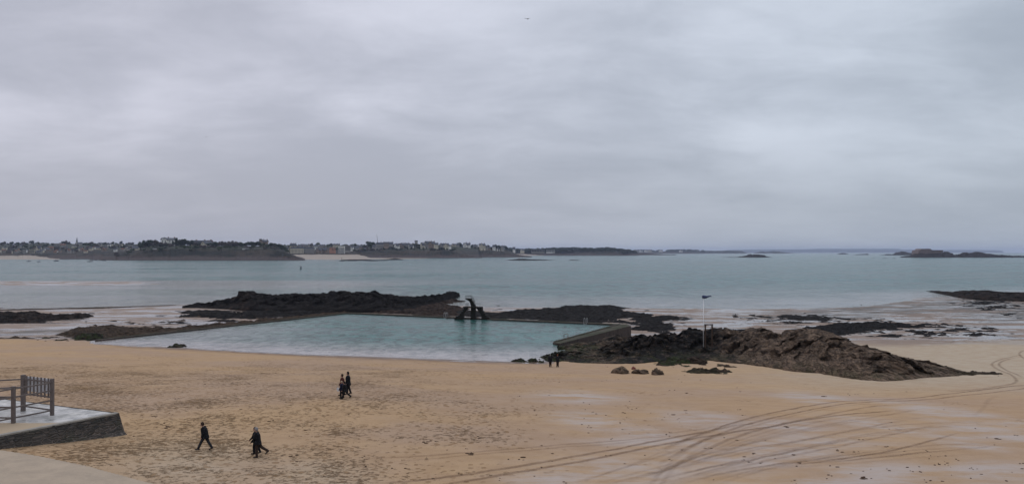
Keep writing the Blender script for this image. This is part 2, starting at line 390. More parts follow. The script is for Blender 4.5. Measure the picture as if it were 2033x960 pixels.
# ------------------------------------------------------------------ sea
ysea = np.concatenate([140*np.exp(np.linspace(0, math.log(27000/140.), 450))])
useq = np.linspace(-1.15, 1.15, 240)
SY, SU = np.meshgrid(ysea, useq, indexing='ij'); SX = SU*SY*.95
gs = np.where(SY < 600, G(SX, np.minimum(SY, 799), False), -3)
shal = sstep(-1.25, -.05, gs)*.95 + 0*SY
qx, qy = proj(SX, SY, 0)
def qb(cx, cy, rx, ry): return np.exp(-(((qx-cx)/rx)**2+((qy-cy)/ry)**2))
shal = np.maximum(shal, .55*qb(1600, 590, 420, 16)); shal = np.maximum(shal, .5*qb(640, 514, 60, 4)); shal = np.maximum(shal, .38*qb(150, 578, 420, 26)); shal = np.maximum(shal, .3*qb(600, 562, 300, 5))
shal = np.clip(shal, 0, 1)*(0.85+.3*(fbm(SX/30, SY/12, 3, 3)-.5))
sea = link_mesh('sea', np.stack([SX, SY, 0*SX], -1).reshape(-1, 3), grid_faces(len(ysea), len(useq)), M_SEA, smooth=True, attrs=dict(shallow_sheen=np.clip(shal, 0, 1)))
tag(sea, kind='structure')

# ------------------------------------------------------------------ pool water
gx = np.linspace(-78, 26, 260); gy = np.linspace(108, 202, 235); PXX, PYY = np.meshgrid(gx, gy)
sd = poly_sd(PXX, PYY, POOL); nd = near_d(PXX, PYY)
i_ = (sd[:-1, :-1] > -2.) & (nd[:-1, :-1] > -1.5)
shp = np.clip(np.maximum(sstep(24, 0, nd)*.95, .5*sstep(-28, -62, PXX+.25*(PYY-150))), 0, 1)  # beach edge, plus the left part where sky reflection is painted into the colour
pool = link_mesh('pool_water', np.stack([PXX, PYY, 3.3+0*PXX], -1).reshape(-1, 3), grid_faces(len(gy), len(gx), i_), M_POOL, smooth=True, attrs=dict(shallow_sheen=shp))
tag(pool, kind='structure')

# ------------------------------------------------------------------ rock materials
def rockmat(name, dark, lite, k=.5, alga=.0):
    def fn(nb, b):
        n = nb.noise(nb.pos((.45, .45, .7)), 1, 6, .65, .6); f = nb.noise(nb.pos((2.2, 2.2, 3.5)), 1, 5, .7)
        strat = nb.noise(nb.vmath('ADD', nb.pos((.9, .3, 1.9)), (0, 0, 0)), 1.3, 5, .7, 1.)
        a = nb.math('ADD', nb.math('MULTIPLY', nb.attr('bare'), .75), nb.math('MULTIPLY', nb.math('SUBTRACT', n, .5), 1.1))
        c = nb.mix(nb.rng(a, .25, .6), dark, lite)
        c = nb.mix(nb.rng(f, .35, .7, 0, .6), c, tuple(q*.45 for q in dark))
        c = nb.mix(nb.rng(strat, .55, .7, 0, .45), c, tuple(q*1.35 for q in lite))
        sx3 = nb.node('ShaderNodeSeparateXYZ'); nb.l.new(nb.pos(), sx3.inputs[0]); cx3 = nb.node('ShaderNodeCombineXYZ')
        nb.l.new(nb.math('ADD', nb.math('MULTIPLY', sx3.outputs[0], .75), nb.math('MULTIPLY', sx3.outputs[2], 1.5)), cx3.inputs[0]); nb.l.new(nb.math('MULTIPLY', sx3.outputs[1], .45), cx3.inputs[1]); nb.l.new(nb.math('MULTIPLY', sx3.outputs[2], .2), cx3.inputs[2])
        stn = nb.noise(cx3.outputs[0], 1.1, 6, .72, .8)
        seam = nb.rng(nb.math('ABSOLUTE', nb.math('SUBTRACT', stn, .5)), .045, .0)
        c = nb.mix(nb.math('MULTIPLY', seam, .45), c, tuple(q*.3 for q in dark))
        al = nb.math('MULTIPLY', nb.attr('alga'), nb.rng(nb.noise(nb.pos((.6, .6, .6)), 1, 4, .6), .42, .56))
        c = nb.mix(al, c, (.034, .042, .015))
        ck = nb.attr('crack')
        c = nb.mix(nb.math('MULTIPLY', ck, .6), c, (.012, .011, .011))
        nb.put(b.inputs['Base Color'], c); b.inputs['Roughness'].default_value = .9; b.inputs['Specular IOR Level'].default_value = .12
        nb.put(b.inputs['Normal'], nb.bump(nb.math('SUBTRACT', nb.math('ADD', f, nb.math('MULTIPLY', stn, 1.6)), nb.math('MULTIPLY', seam, .6)), .22, 1.))
    return material(name, fn)
M_ROCK = rockmat('bare_rock', (.018, .0152, .0138), (.20, .138, .095))
M_REEF = rockmat('weedy_rock', (.010, .0085, .0085), (.06, .038, .029))
M_ALGA = rockmat('algae_rock', (.017, .012, .009), (.075, .048, .031))

def ridge(name, st, label, mat, cat='rock', nu=None, nv=60, amp=1., cell=2.2, bare=None, alga=None, res=.35, group=None, tip=True, prof=.75):
    st = np.array(st, float); px0, px1 = st[0, 0], st[-1, 0]
    ym = ground([st[:, 0].mean()], [st[:, 1].mean()])[1][0]
    nu = nu or int(min(420, max(24, (px1-px0)*ym/F/res)))
    px = np.linspace(px0, px1, nu); I = lambda k: np.interp(px, st[:, 0], st[:, k])
    bx, by, bz = ground(px, I(1)); dr = I(3); db = I(4)
    yr = by+dr; zr = H-(I(2)-HY)*yr/F; yb = yr+db
    nf = int(nv*.6); t = np.concatenate([np.linspace(0, 1, nf), 1+np.linspace(0, 1, nv-nf+1)[1:]])
    T, PXg = np.meshgrid(t, px, indexing='ij')
    Yg = np.where(T <= 1, by+(yr-by)*T, yr+(yb-yr)*(T-1)); Xg = (PXg-CX)/F*Yg
    Xg = Xg + (fbm(PXg/9, T*3, 3, 41)-.5)*.8*amp
    gz = G(Xg, Yg)
    p = np.where(T <= 1, np.clip(T, 0, 1)**prof, (1-np.clip(T-1, 0, 1)**1.6))
    hz = np.maximum(zr-G((px-CX)/F*yr, yr), .05)
    h = hz*p
    msk = np.clip(h/1.3, 0, 1)*np.where(T <= 1, np.clip(T*3, 0, 1), 1)
    Zg = gz + h
    f1, c1 = facet(Xg, Yg, Zg, cell, 3); f2, c2 = facet(Xg+.3*Zg, Yg, Zg, cell*.42, 8); f3, c3 = facet(Xg*.55+Zg*.8, Yg, Zg*1.2-.4*Xg, cell*.8, 15)
    rid = 1-np.abs(fbm((Xg*.8+Zg*1.1)/2.2, Yg/2.4, 4, 51)*2-1)*1.6
    dz = (f1*.42+f2*.55+f3*.3+(rid-.5)*.55*min(1, cell/2))*amp
    crest = np.exp(-((T-1)/.16)**2)
    Zg = Zg + dz*msk*(1-(np.interp(PXg, [0, 1540, 1600], [.62, .62, .86]) if by.mean() < 160 else .4)*crest)*np.interp(PXg, [0, 1450, 1600, 2033], [1, .95, .55, .45]); Yg = Yg - (f1*.5+f2*.3)*msk*amp
    Zg = np.where((T == t[0]) | (T == t[-1]), gz-.6, Zg); Zg[:, 0] = gz[:, 0]-.6; Zg[:, -1] = gz[:, -1]-.6
    fringe = (fbm(Xg/1.6, Yg/2.2, 4, 61)-.42)*1.1; edge_ = np.clip(1-h/.8, 0, 1)
    Zg = Zg - edge_*np.clip(-fringe, 0, 1)*1.2
    br = np.ones_like(Zg)*.5 if bare is None else np.interp(PXg, [b_[0] for b_ in bare], [b_[1] for b_ in bare])
    al = np.zeros_like(Zg) if alga is None else np.interp(PXg, [b_[0] for b_ in alga], [b_[1] for b_ in alga])*sstep(1.6, .3, Zg-gz)
    ck = 1-np.minimum(c1, .35+.65*c2)
    o = link_mesh(name, np.stack([Xg, Yg, Zg], -1).reshape(-1, 3), grid_faces(*T.shape), mat, attrs=dict(bare=br, alga=al, crack=ck*msk))
    tag(o, label, cat, group); return o

def bed(name, poly, label, mat, amp=.7, soft=3., cat='seaweed', kind=None, res=None, thr=.42, nsc=(5, 6), bare=.3, alga=0., seed=0, group=None, rag=1.):
    x, y, z = ground([p[0] for p in poly], [p[1] for p in poly]); P = np.stack([x, y], 1)
    r = res or max(.35, y.mean()/520.); x0, x1, y0, y1 = x.min()-soft, x.max()+soft, y.min()-soft, y.max()+soft
    nx = int(min(420, (x1-x0)/r)); ny = int(min(300, (y1-y0)/(r*1.3)))
    X, Y = np.meshgrid(np.linspace(x0, x1, nx), np.linspace(y0, y1, ny)); g = G(X, Y)
    sd = poly_sd(X, Y, P); m = sstep(-soft, soft*1.2, sd)
    n = fbm(X/nsc[0], Y/nsc[1], 5, 100+seed, .6)
    hh = m*1.1 + ((n-.5)*1.9 + (fbm(X/(nsc[0]*.35), Y/(nsc[1]*.35), 3, 300+seed)-.5)*.7)*rag - thr
    f, c = facet(X, Y, g*0, 1.6, seed+5); f2, c2 = facet(X, Y, g*0, .7, seed+9)
    Z = g + np.where(hh > 0, amp*np.minimum(hh, .75)*1.25 + (f*.34+f2*.4)*np.clip(hh*3, 0, 1)*min(1., amp*1.3), hh*.8)
    top = hh > -.12
    keep = top[:-1, :-1] | top[1:, 1:] | top[:-1, 1:] | top[1:, :-1]
    o = link_mesh(name, np.stack([X, Y, Z], -1).reshape(-1, 3), grid_faces(ny, nx, keep), mat, attrs=dict(bare=np.full(X.shape, bare), alga=np.full(X.shape, alga), crack=(1-c)*.7))
    tag(o, label, cat, group, kind); return o

# the big outcrop on the sand right of the pool
ridge('rock_outcrop', [(1066,714,710,1,3),(1090,718,704,3,5),(1118,717,699,6,6),(1150,720,700,8,8),(1185,721,697,9,8),(1220,722,690,12,10),(1260,722,672,20,8),(1300,718,668,20,10),(1345,716,664,20,8),(1358,715,654,22,6),(1400,715,655,22,6),(1414,716,653,22,8),(1445,720,654,20,8),(1470,722,657,18,8),(1490,725,652,18,8),(1512,728,650,18,8),(1530,730,658,16,8),(1550,733,664,15,8),(1562,735,654,15,8),(1590,738,651,15,8),(1625,741,652,14,9),(1645,744,660,13,9),(1680,750,674,12,9),(1720,755,690,10,8),(1760,757,697,9,8),(1800,754,710,7,7),(1850,749,723,5,6),(1900,746,734,3,4),(1925,742,740,1,2)],
   'large dark jagged rock outcrop on the sand right of the pool', M_ROCK, nv=110, res=.2, amp=1.0, cell=2.4,
   bare=[(1066,.35),(1200,.5),(1280,.35),(1400,.3),(1450,.6),(1560,.85),(1925,1.)], alga=[(1066,.9),(1110,.7),(1180,.3),(1260,.2),(1300,.5),(1420,.4),(1520,.1),(1600,.45),(1925,.25)])
ridge('rock_outcrop', [(1096,700,691,1,2),(1110,700,686,4,4),(1130,700,682.5,7,5),(1165,700,680,10,6),(1195,700,674,12,6),(1222,700,664,14,6),(1240,700,668,14,6),(1262,700,671,12,6),(1300,705,674,8,5)],
   'brown weedy rock shelf at the foot of the pool wall, behind the two people standing', M_ROCK, nv=50, res=.3, amp=.8, cell=1.8, bare=[(1100,.5),(1200,.6),(1300,.2)], alga=[(1100,1),(1160,1),(1240,.3),(1300,0)])
# the black reef beyond the pool
ridge('reef', [(360,611,607,2,4),(390,611,603,6,6),(430,613,600,10,8),(455,614,594,14,8),(472,616,588,18,8),(476,616,578,20,6),(497,617,577,20,6),(508,617,581,20,8),(540,618,585,20,8),(600,619,582,20,10),(650,620,583,20,8),(655,620,578,22,5),(664,620,578,22,5),(668,620,581,22,5),(682,620,577,22,5),(692,620,577,22,5),(698,620,580,20,8),(740,621,580,20,8),(770,621,584,20,8),(800,620,589,20,8),(840,612,588,20,6),(870,605,585,16,6),(890,600,580,14,5),(905,595,579,10,4),(914,591,585,3,4)],
   'long black rocky reef beyond the far wall of the pool', M_REEF, cat='reef', nv=70, res=.45, amp=.8, cell=2.6, bare=[(360,.1),(470,.5),(520,.3),(700,.2),(914,.3)], prof=.55)
bed('reef_fringe', [(560,600),(640,598),(760,590),(880,592),(915,600),(880,606),(925,612),(905,619),(925,626),(860,628),(780,622),(690,618),(600,617)], 'dark red brown weedy rocks trailing from the reef towards the diving tower', M_REEF, amp=.9, soft=4, bare=.7, cat='rocks', seed=4, nsc=(7, 5))
ridge('reef', [(1826,578,577,1,4),(1850,582,577,6,8),(1890,588,579,10,10),(1905,591,577,12,10),(1925,593,576,14,10),(1960,596,576,14,12),(1980,597,579,14,12),(2020,598,580,14,12),(2060,600,578,14,12),(2150,602,580,14,12)],
   'black reef at the right edge of the flats by the sea', M_REEF, cat='reef', nv=44, res=.7, amp=.7, cell=2.6, prof=.6)
bed('weedy_rocks', [(-60,622),(20,622),(70,624),(190,627),(165,633),(100,636),(110,641),(0,642),(-60,642)], 'bank of dark brown seaweed and rocks on the wet flats at the far left', M_REEF, amp=1.0, soft=4, bare=.5, seed=1, thr=.5, cat='rocks')
bed('weedy_rocks', [(108,665),(130,656),(160,650),(220,648),(270,652),(345,654),(430,643),(560,631),(640,624),(690,619),(694,620),(600,634),(430,650),(300,668),(205,674),(170,672),(140,668)], 'brown and green weedy rocks heaped along the left arm of the pool wall', M_ALGA, amp=.5, soft=2.0, bare=1.0, alga=.04, seed=2, thr=.42, cat='rocks', nsc=(6, 4))
bed('weedy_rocks', [(365,618),(440,616),(460,620),(420,624),(370,622)], 'small dark weed streak on the pale flats left of the long reef', M_REEF, amp=.4, soft=4, seed=3, cat='seaweed')
bed('weedy_rocks', [(375,628),(420,624),(520,620),(640,619),(690,617),(600,628),(500,633),(420,632)], 'low dark weed bed between the long reef and the left pool wall', M_REEF, amp=.7, soft=4, seed=6, thr=.38, cat='seaweed')
bed('weedy_rocks', [(972,629),(985,622),(1010,617),(1060,614),(1110,609),(1160,606),(1215,607),(1262,612),(1215,618),(1290,621),(1300,629),(1240,633),(1255,641),(1200,642),(1130,639),(1070,636),(985,633)], 'wide black weedy rock bank behind the pool wall right of the diving tower', M_REEF, amp=.5, soft=4, seed=7, thr=.52, cat='rocks', bare=.3)
bed('weedy_rocks', [(1235,633),(1330,626),(1350,632),(1330,640),(1355,652),(1345,660),(1262,662),(1258,650),(1275,642)], 'ragged dark weed patches on the wet flats right of the pool corner', M_REEF, amp=.5, soft=5, seed=8, thr=.52, nsc=(6, 7), cat='seaweed')
bed('weedy_rocks', [(900,619),(925,616),(960,618),(985,622),(990,630),(940,628),(905,625)], 'dark weedy rocks on the flats just behind the diving tower', M_REEF, amp=.35, soft=2.5, seed=33, thr=.4, cat='rocks', bare=.3)
bed('sand_spit', [(-60,615),(0,614),(100,611),(200,609),(300,606.5),(350,604.5),(345,606),(280,608.5),(200,611.5),(100,613.5),(0,616)], 'thin dark wet spit along the waterline at the far left', M_ALGA, amp=.14, soft=2.5, bare=.8, seed=30, thr=.4, cat='spit', nsc=(20, 6))
bed('weedy_rocks', [(1535,628),(1590,626),(1660,632),(1640,635),(1560,634)], 'thin dark weed streak farthest out on the right flats', M_REEF, amp=.35, soft=4, seed=9, cat='seaweed', thr=.5)
bed('weedy_rocks', [(1595,650),(1660,643),(1720,640),(1790,641),(1826,648),(1770,652),(1720,659),(1650,664),(1615,662)], 'long black weed bed on the flats beyond the right end of the big outcrop', M_REEF, amp=.55, soft=4, seed=10, thr=.45, cat='seaweed')
bed('weedy_rocks', [(1725,667),(1760,664),(1810,666),(1780,669)], 'narrow dark weed line on the wet sand below the long weed bed', M_REEF, amp=.25, soft=2, seed=12, cat='seaweed')
bed('weedy_rocks', [(1420,660),(1500,652),(1530,654),(1500,660)], 'small weed patch on the flats behind the middle of the big outcrop', M_REEF, amp=.3, soft=2, seed=13, cat='seaweed')
bed('weedy_rocks', [(1850,600),(1900,592),(2060,596),(2060,640),(1990,632),(1960,618),(1880,612)], 'scattered small stones and weed below the reef at the right edge', M_REEF, amp=.35, soft=12, seed=14, thr=1.2, nsc=(3, 4), cat='stones', kind='stuff', rag=1.3)
bed('weedy_rocks', [(150,636),(420,632),(560,628),(520,640),(330,652),(230,646)], 'scattered weed scraps on the wet flats left of the pool', M_REEF, amp=.3, soft=10, seed=15, thr=1.26, nsc=(4, 4), cat='seaweed', kind='stuff', rag=1.3)
bed('weedy_rocks', [(1380,622),(1600,620),(1900,640),(2050,650),(2050,676),(1820,674),(1500,645)], 'scattered weed scraps on the wet flats at the right', M_REEF, amp=.3, soft=10, seed=16, thr=1.3, nsc=(3.5, 3), cat='seaweed', kind='stuff', rag=1.35)
bed('green_rocks', [(1298,724),(1330,716),(1370,714),(1400,714),(1398,720),(1350,722),(1320,726)], 'green weedy stones on the sand before the left half of the big outcrop', M_ALGA, amp=.5, soft=1.2, seed=17, alga=1, bare=.6, res=.16, nsc=(1.6, 2), cat='rocks')
bed('flat_rock', [(1364,736),(1385,733),(1410,734),(1452,738),(1440,741),(1400,741),(1372,741)], 'flat weedy rock lying in the sand before the big outcrop, nearest the camera', M_ALGA, amp=.4, soft=.8, seed=18, alga=.4, bare=.9, res=.14, nsc=(1.4, 2), cat='rock')
bed('flat_rock', [(1418,724),(1440,725),(1460,729),(1440,729)], 'small thin rock lying in the sand near the foot of the big outcrop', M_ALGA, amp=.3, soft=.5, seed=19, alga=.2, bare=.9, res=.14, nsc=(1.4, 2), cat='rock')
bed('flat_rock', [(334,688.6),(350,686.8),(372,687),(376,689),(350,690)], 'small green rock at the waterline on the left side of the pool', M_ALGA, amp=.5, soft=.8, seed=20, alga=.6, bare=.4, res=.2, nsc=(2, 2), cat='rock')
bed('flat_rock', [(1016,717),(1030,715),(1060,716),(1072,718),(1040,719)], 'low green rocks at the pool edge left of the two people standing', M_ALGA, amp=.45, soft=.6, seed=21, alga=.9, bare=.4, res=.16, nsc=(2, 2), cat='rock')
bed('green_rocks', [(142,668),(170,664),(205,668),(210,673),(190,677),(150,675)], 'dark green weedy stones at the left end of the pool wall', M_ALGA, amp=.7, soft=1.5, seed=22, alga=1, bare=.2, res=.25, nsc=(2, 3), cat='rocks')
bed('rock_tail', [(1880,742),(1930,738),(1990,743),(1950,744),(1900,745)], 'thin tail of low stones right of the big outcrop', M_ALGA, amp=.3, soft=.8, seed=23, alga=.3, bare=.9, res=.15, nsc=(1.4, 2), cat='rocks', thr=.55)

def boulder(px, py, wpx, hpx, label, mat, seed):
    x, y, z = g1(px, py); s = y/F; a, c = wpx*s/2, hpx*s; b_ = a*.8
    t = np.linspace(0, math.pi*.62, 16); p = np.linspace(0, 2*math.pi, 33)[:-1]; T, Pp = np.meshgrid(t, p, indexing='ij')
    X = a*np.sin(T)*np.cos(Pp); Y = b_*np.sin(T)*np.sin(Pp); Z = c*np.cos(T)
    f, cr = facet(X+seed*7.7, Y, Z, a*.9, seed); f2, _ = facet(X+seed*3, Y, Z, a*.4, seed+4)
    k = 1+(f*.6+f2*.5)/a
    V = np.stack([X*k, Y*k, Z*k-c*.05], -1).reshape(-1, 3); n = 32; F_ = []
    for i in range(15):
        for j in range(n): F_.append((i*n+j, (i+1)*n+j, (i+1)*n+(j+1) % n, i*n+(j+1) % n))
    o = link_mesh('boulder', V, np.array(F_), mat, attrs=dict(bare=np.full(len(V), .95), alga=np.full(len(V), .15), crack=np.zeros(len(V))))
    o.location = (x, y+b_, z-.02); tag(o, label, 'rock', 'boulders on the sand before the outcrop'); return o
boulder(1236, 741, 30, 11, 'biggest grey boulder on the sand, leftmost of the row before the outcrop', M_ROCK, 1)
boulder(1274, 742, 32, 8, 'low flat grey boulder in the middle of the row before the outcrop', M_ROCK, 2)
boulder(1308, 744, 22, 12, 'upright grey boulder, rightmost of the row before the outcrop', M_ROCK, 3)
boulder(1258, 733, 8, 5, 'small reddish stone behind the row of boulders', simple('red_stone', (.16, .05, .04), .8), 4)
boulder(1383, 722, 44, 11, 'round black weed covered rock before the outcrop on the sand', M_REEF, 5)
# ------------------------------------------------------------------ sea pool walls
def m_poolwall(nb, b):
    n = nb.noise(nb.pos((.8, .8, .8)), 1, 5, .65); drip = nb.noise(nb.pos((1.8, 1.8, .12)), 1, 4, .6); g = nb.noise(nb.pos((.3, .3, .3)), 1, 4, .6)
    nz = nb.node('ShaderNodeSeparateXYZ'); nb.l.new(nb.node('ShaderNodeNewGeometry').outputs['Normal'], nz.inputs[0])
    face = nb.mix(drip, (.035, .027, .024), (.095, .07, .06)); top = nb.mix(n, (.042, .036, .026), (.085, .072, .052))
    top = nb.mix(nb.rng(g, .4, .6), top, (.03, .034, .015))
    c = nb.mix(nb.rng(nz.outputs[2], .4, .8), face, top); c = nb.mix(nb.rng(nb.noise(nb.pos(), .9, 6, .7), .5, .68, 0, .7), c, (.02, .02, .014))
    nb.put(b.inputs['Base Color'], c); b.inputs['Roughness'].default_value = .85; b.inputs['Specular IOR Level'].default_value = .15
    nb.put(b.inputs['Normal'], nb.bump(n, .15))
M_PW = material('pool_concrete', m_poolwall)
PA, PB, PC_, PD = [Vector((*inv(a, b, 3.3), 0)) for a, b in ((190, 677.5), (690, 622.5), (1229, 646.2), (1101, 682))]
PE = Vector((*inv(1253, 647.5, 3.62), 0)); PF = Vector((*inv(1112, 682.8, 3.62), 0)); PCb = Vector((25.4, PE.y+5.5, 0)); PBb = PB+Vector((-.2, 1.1, 0)); PAb = PA+Vector((-.6, .8, 0))
root = empty('pool_wall', (0, 0, 0)); tag(root, 'dark algae stained concrete wall enclosing the sea pool on three sides', 'sea wall')
def prism(poly, z0, z1, name, mat, parent, batter=0.0, n=1):
    mb = MB(); k = len(poly); 
    vs = [(p.x, p.y, z0) for p in poly]+[(p.x, p.y, z1) for p in poly]
    mb.add(vs, [tuple(range(k-1, -1, -1)), tuple(range(k, 2*k))]+[(i, (i+1) % k, k+(i+1) % k, k+i) for i in range(k)])
    return mb.build(name, mat, parent)
prism([PA, PB, PBb, PAb][::-1], .2, 3.58, 'wall_section', M_PW, root)
prism([PB, PC_, PCb, PBb][::-1], -.4, 3.60, 'wall_section', M_PW, root)
prism([PC_, PD, PD+Vector((-.35, -.6, 0)), PD+Vector((-.1, -1.5, 0)), PD+Vector((.5, -1.9, 0)), PF, PE, PCb], -.4, 3.64, 'wall_section', M_PW, root)
for o in root.children:
    bm = bmesh.new(); bm.from_mesh(o.data); bmesh.ops.recalc_face_normals(bm, faces=bm.faces); bm.to_mesh(o.data); bm.free()
# kerb lip on the right arm
mb = MB(); 
for a, b_ in ((PC_, PD), (PE+Vector((-.25, .1, 0)), PF+Vector((-.25, .1, 0)))):
    mb.bar((a.x, a.y, 3.71), (b_.x, b_.y, 3.69), .45, .12)
mb.build('kerb', M_PW, root)

M_STEEL = simple('galvanised_steel', (.42, .42, .42), .45, .2, 5, .6)
M_RUST = simple('rusty_steel', (.16, .10, .07), .7, .4, 9)
def ladder(px, along, near, label, inner, white):
    """pool ladder: two hooped stringers over the wall edge, rungs down into the water"""
    r_ = empty('pool_ladder', (along.x, along.y, 3.6)); tag(r_, label, 'ladder', 'ladders on the pool wall')
    m = M_STEEL if white else M_RUST; t = near.normalized(); nrm = inner.normalized()
    for s in (-.3, .3):
        mb = MB(); q = Vector((0, 0, 0))+t*s
        pts = [q-nrm*.7, q-nrm*.7+Vector((0, 0, .85)), q-nrm*.35+Vector((0, 0, 1.1)), q+nrm*.12+Vector((0, 0, .9)), q+nrm*.2+Vector((0, 0, -1.5))]
        for a, b_ in zip(pts, pts[1:]): mb.tube(a, b_, .035, n=6)
        mb.build('stringer', m, r_)
    for k in range(4):
        MB().tube(t*-.3+nrm*.2+Vector((0, 0, -.25-.3*k)), t*.3+nrm*.2+Vector((0, 0, -.25-.3*k)), .03, n=6).build('rung', m, r_)
    return r_
farT = (PC_-PB).normalized(); farN = Vector((farT.y, -farT.x, 0))
def on_far(px):
    k = (px-CX)/F; t = (k*PB.y-PB.x)/((PC_.x-PB.x)-k*(PC_.y-PB.y)); return PB.lerp(PC_, t)
ladder(1162, on_far(1162), farT, 'pale ladder on the far pool wall between diving tower and right corner', farN, True)
ladder(884, on_far(884), farT, 'pale ladder on the far pool wall just left of the diving tower', farN, True)
rT = (PC_-PD).normalized(); rN = Vector((-rT.y, rT.x, 0))
def on_right(px):
    k = (px-CX)/F; t = (k*PD.y-PD.x)/((PC_.x-PD.x)-k*(PC_.y-PD.y)); return PD.lerp(PC_, t)
ladder(1119, on_right(1121), rT, 'dark ladder near the tip of the right arm of the pool wall', rN, False)

# ------------------------------------------------------------------ diving tower
M_TOWER = simple('tower_concrete', (.014, .013, .010), .8, .5, 1.2, bump=.1)
base = on_far(940); S_ = base.y/F
tw = empty('diving_tower', (base.x, base.y-.3, 3.3), math.atan2(farT.y, farT.x)*.25); tag(tw, 'dark concrete diving tower with two stairs and railings on the pool wall', 'diving tower')
def tp(px, py, y=0.): return ((px-940.3)*S_, y, (632.5-py)*S_)
mb = MB(); mb.hexa([(-.62, -.8, -1.4), (.68, -.8, -1.4), (.68, .8, -1.4), (-.62, .8, -1.4), (-.5, -.7, 3.25), (.5, -.7, 3.25), (.5, .7, 3.25), (-.5, .7, 3.25)]); mb.build('column', M_TOWER, tw)
mb = MB(); prof = [((947.5, 609), (938.5, 609)), ((944, 604), (935.3, 604)), ((941.5, 600), (934.2, 600)), ((939, 596), (932.5, 596.5)), ((937, 593), (930, 594.5)), ((936.4, 591.5), (925.4, 592.4))]
for (a, b_), (c, d_) in zip(prof, prof[1:]):
    A, B, C, D = tp(*b_), tp(*a), tp(*c), tp(*d_)
    mb.hexa([(A[0], -.45, A[2]), (B[0], -.45, B[2]), (B[0], .45, B[2]), (A[0], .45, A[2]), (D[0], -.45, D[2]), (C[0], -.45, C[2]), (C[0], .45, C[2]), (D[0], .45, D[2])])
mb.build('neck', M_TOWER, tw)
mb = MB(); a, c = tp(925.3, 592.6), tp(936.5, 591.4); mb.box((a[0], -.8, a[2]), (c[0], .8, c[2]+.06)); mb.build('upper_deck', M_TOWER, tw)
mb = MB(); a, c = tp(920.6, 609), tp(958, 607.2); mb.box((a[0], -1.1, a[2]), (c[0], 1.1, c[2])); mb.build('lower_deck', M_TOWER, tw)
def leg_quad(name, P, w=.95):
    mb = MB(); k = len(P); pts = [tp(*q) for q in P]
    vs = [(x, -w, z) for x, _, z in pts]+[(x, w, z) for x, _, z in pts]
    mb.add(vs, [tuple(range(k)), tuple(range(2*k-1, k-1, -1))]+[(i, k+i, k+(i+1) % k, (i+1) % k) for i in range(k)])
    o = mb.build(name, M_TOWER, tw); bm = bmesh.new(); bm.from_mesh(o.data); bmesh.ops.recalc_face_normals(bm, faces=bm.faces); bm.to_mesh(o.data); bm.free()
leg_quad('staircase', [(929.5, 609), (928, 613), (924, 617), (921, 622), (921, 634), (903.5, 634), (903.5, 629), (906, 629), (906, 626), (911, 626), (911, 623.5), (914, 623.5), (914, 620), (917, 620), (917, 616), (920, 616), (920, 612), (922.5, 612), (922.5, 609)])
leg_quad('staircase', [(946.5, 609), (950, 613), (952.5, 617), (956, 621), (957.5, 626), (957, 636), (976, 636), (976, 630), (972.5, 630), (972.5, 627), (968, 627), (968, 623.5), (964.5, 623.5), (964.5, 619.5), (961, 619.5), (961, 615.5), (958.5, 615.5), (958.5, 609)])
M_TRAIL = simple('tower_rail', (.03, .025, .022), .7, .2)
def rail(name, pts, r=.045, posts=()):
    for y in (-.7, .7):
        mb = MB(); P = [Vector(tp(a, b, y)) for a, b in pts]
        for a, b_ in zip(P, P[1:]): mb.tube(a, b_, r, n=6)
        for (px, p0, p1) in posts: mb.tube(tp(px, p0, y), tp(px, p1, y), r*1.15, n=6)
        mb.build(name, M_TRAIL, tw)
rail('railing', [(925.5, 585.5), (935.3, 585.5)], .03, ((925.5, 592, 584.6), (930.5, 592, 584.4), (935.2, 592, 584.2)))
rail('handrail', [(935.4, 585), (940.5, 592), (943.6, 600)], .035, ((939, 596, 590), (941.5, 602, 595)))
rail('railing', [(925.5, 601), (929.6, 601)], .025, ((925.5, 607.5, 600.2), (927.3, 607.5, 601), (929.6, 607.5, 600.2)))
rail('railing', [(943.5, 601), (953.5, 601)], .02, ((943.5, 607.5, 600.3), (953.5, 607.5, 600.3)))

# ------------------------------------------------------------------ windsock and the frame below it
Yw = 118.; s = Yw/F; wx = (1396.5-CX)*s; wz = H-(677-HY)*s
ws = empty('windsock', (wx, Yw, wz)); tag(ws, 'dark blue windsock on a tall thin white pole above the rocks', 'windsock')
M_WHITE = simple('white_paint', (.75, .75, .75), .5, .06); M_SOCK = simple('sock_cloth', (.035, .045, .10), .8, .3); M_WOOD = simple('dark_timber', (.05, .032, .022), .85, .4, 8)
MB().tube((0, 0, -1.2), (0, 0, 84.5*s), .052, .04, 10).build('pole', M_WHITE, ws, True)
mb = MB(); n = 14; cen = [(-2.2, 88), (0, 88.2), (3, 87.8), (6, 87.7), (9, 88.6), (12, 89.6), (15.6, 89.6)]; rad = [2.6, 3.3, 3.2, 2.6, 1.7, 1.25, 1.1]
vs = [(x*s, rad[i]*s*math.cos(2*math.pi*k/n), z*s+rad[i]*s*math.sin(2*math.pi*k/n)) for i, (x, z) in enumerate(cen) for k in range(n)]
mb.add(vs, [(i*n+k, i*n+(k+1) % n, (i+1)*n+(k+1) % n, (i+1)*n+k) for i in range(len(cen)-1) for k in range(n)]+[tuple(range(n-1, -1, -1)), tuple(range((len(cen)-1)*n, len(cen)*n))])
mb.build('sock', M_SOCK, ws, True)
MB().tube((0, 0, 84*s), (-2*s, 0, 88*s), .03, n=6).build('bracket', M_STEEL, ws)
fr = empty('timber_frame', (wx+.1, Yw-.35, wz)); tag(fr, 'dark timber frame of two posts and a crossbar beside the windsock pole', 'frame')
MB().box((0, -.1, -1.), (.2, .1, 34*s)).build('post', M_WOOD, fr); MB().box((13.5*s, -.1, -1.), (13.5*s+.2, .1, 34*s)).build('post', M_WOOD, fr)
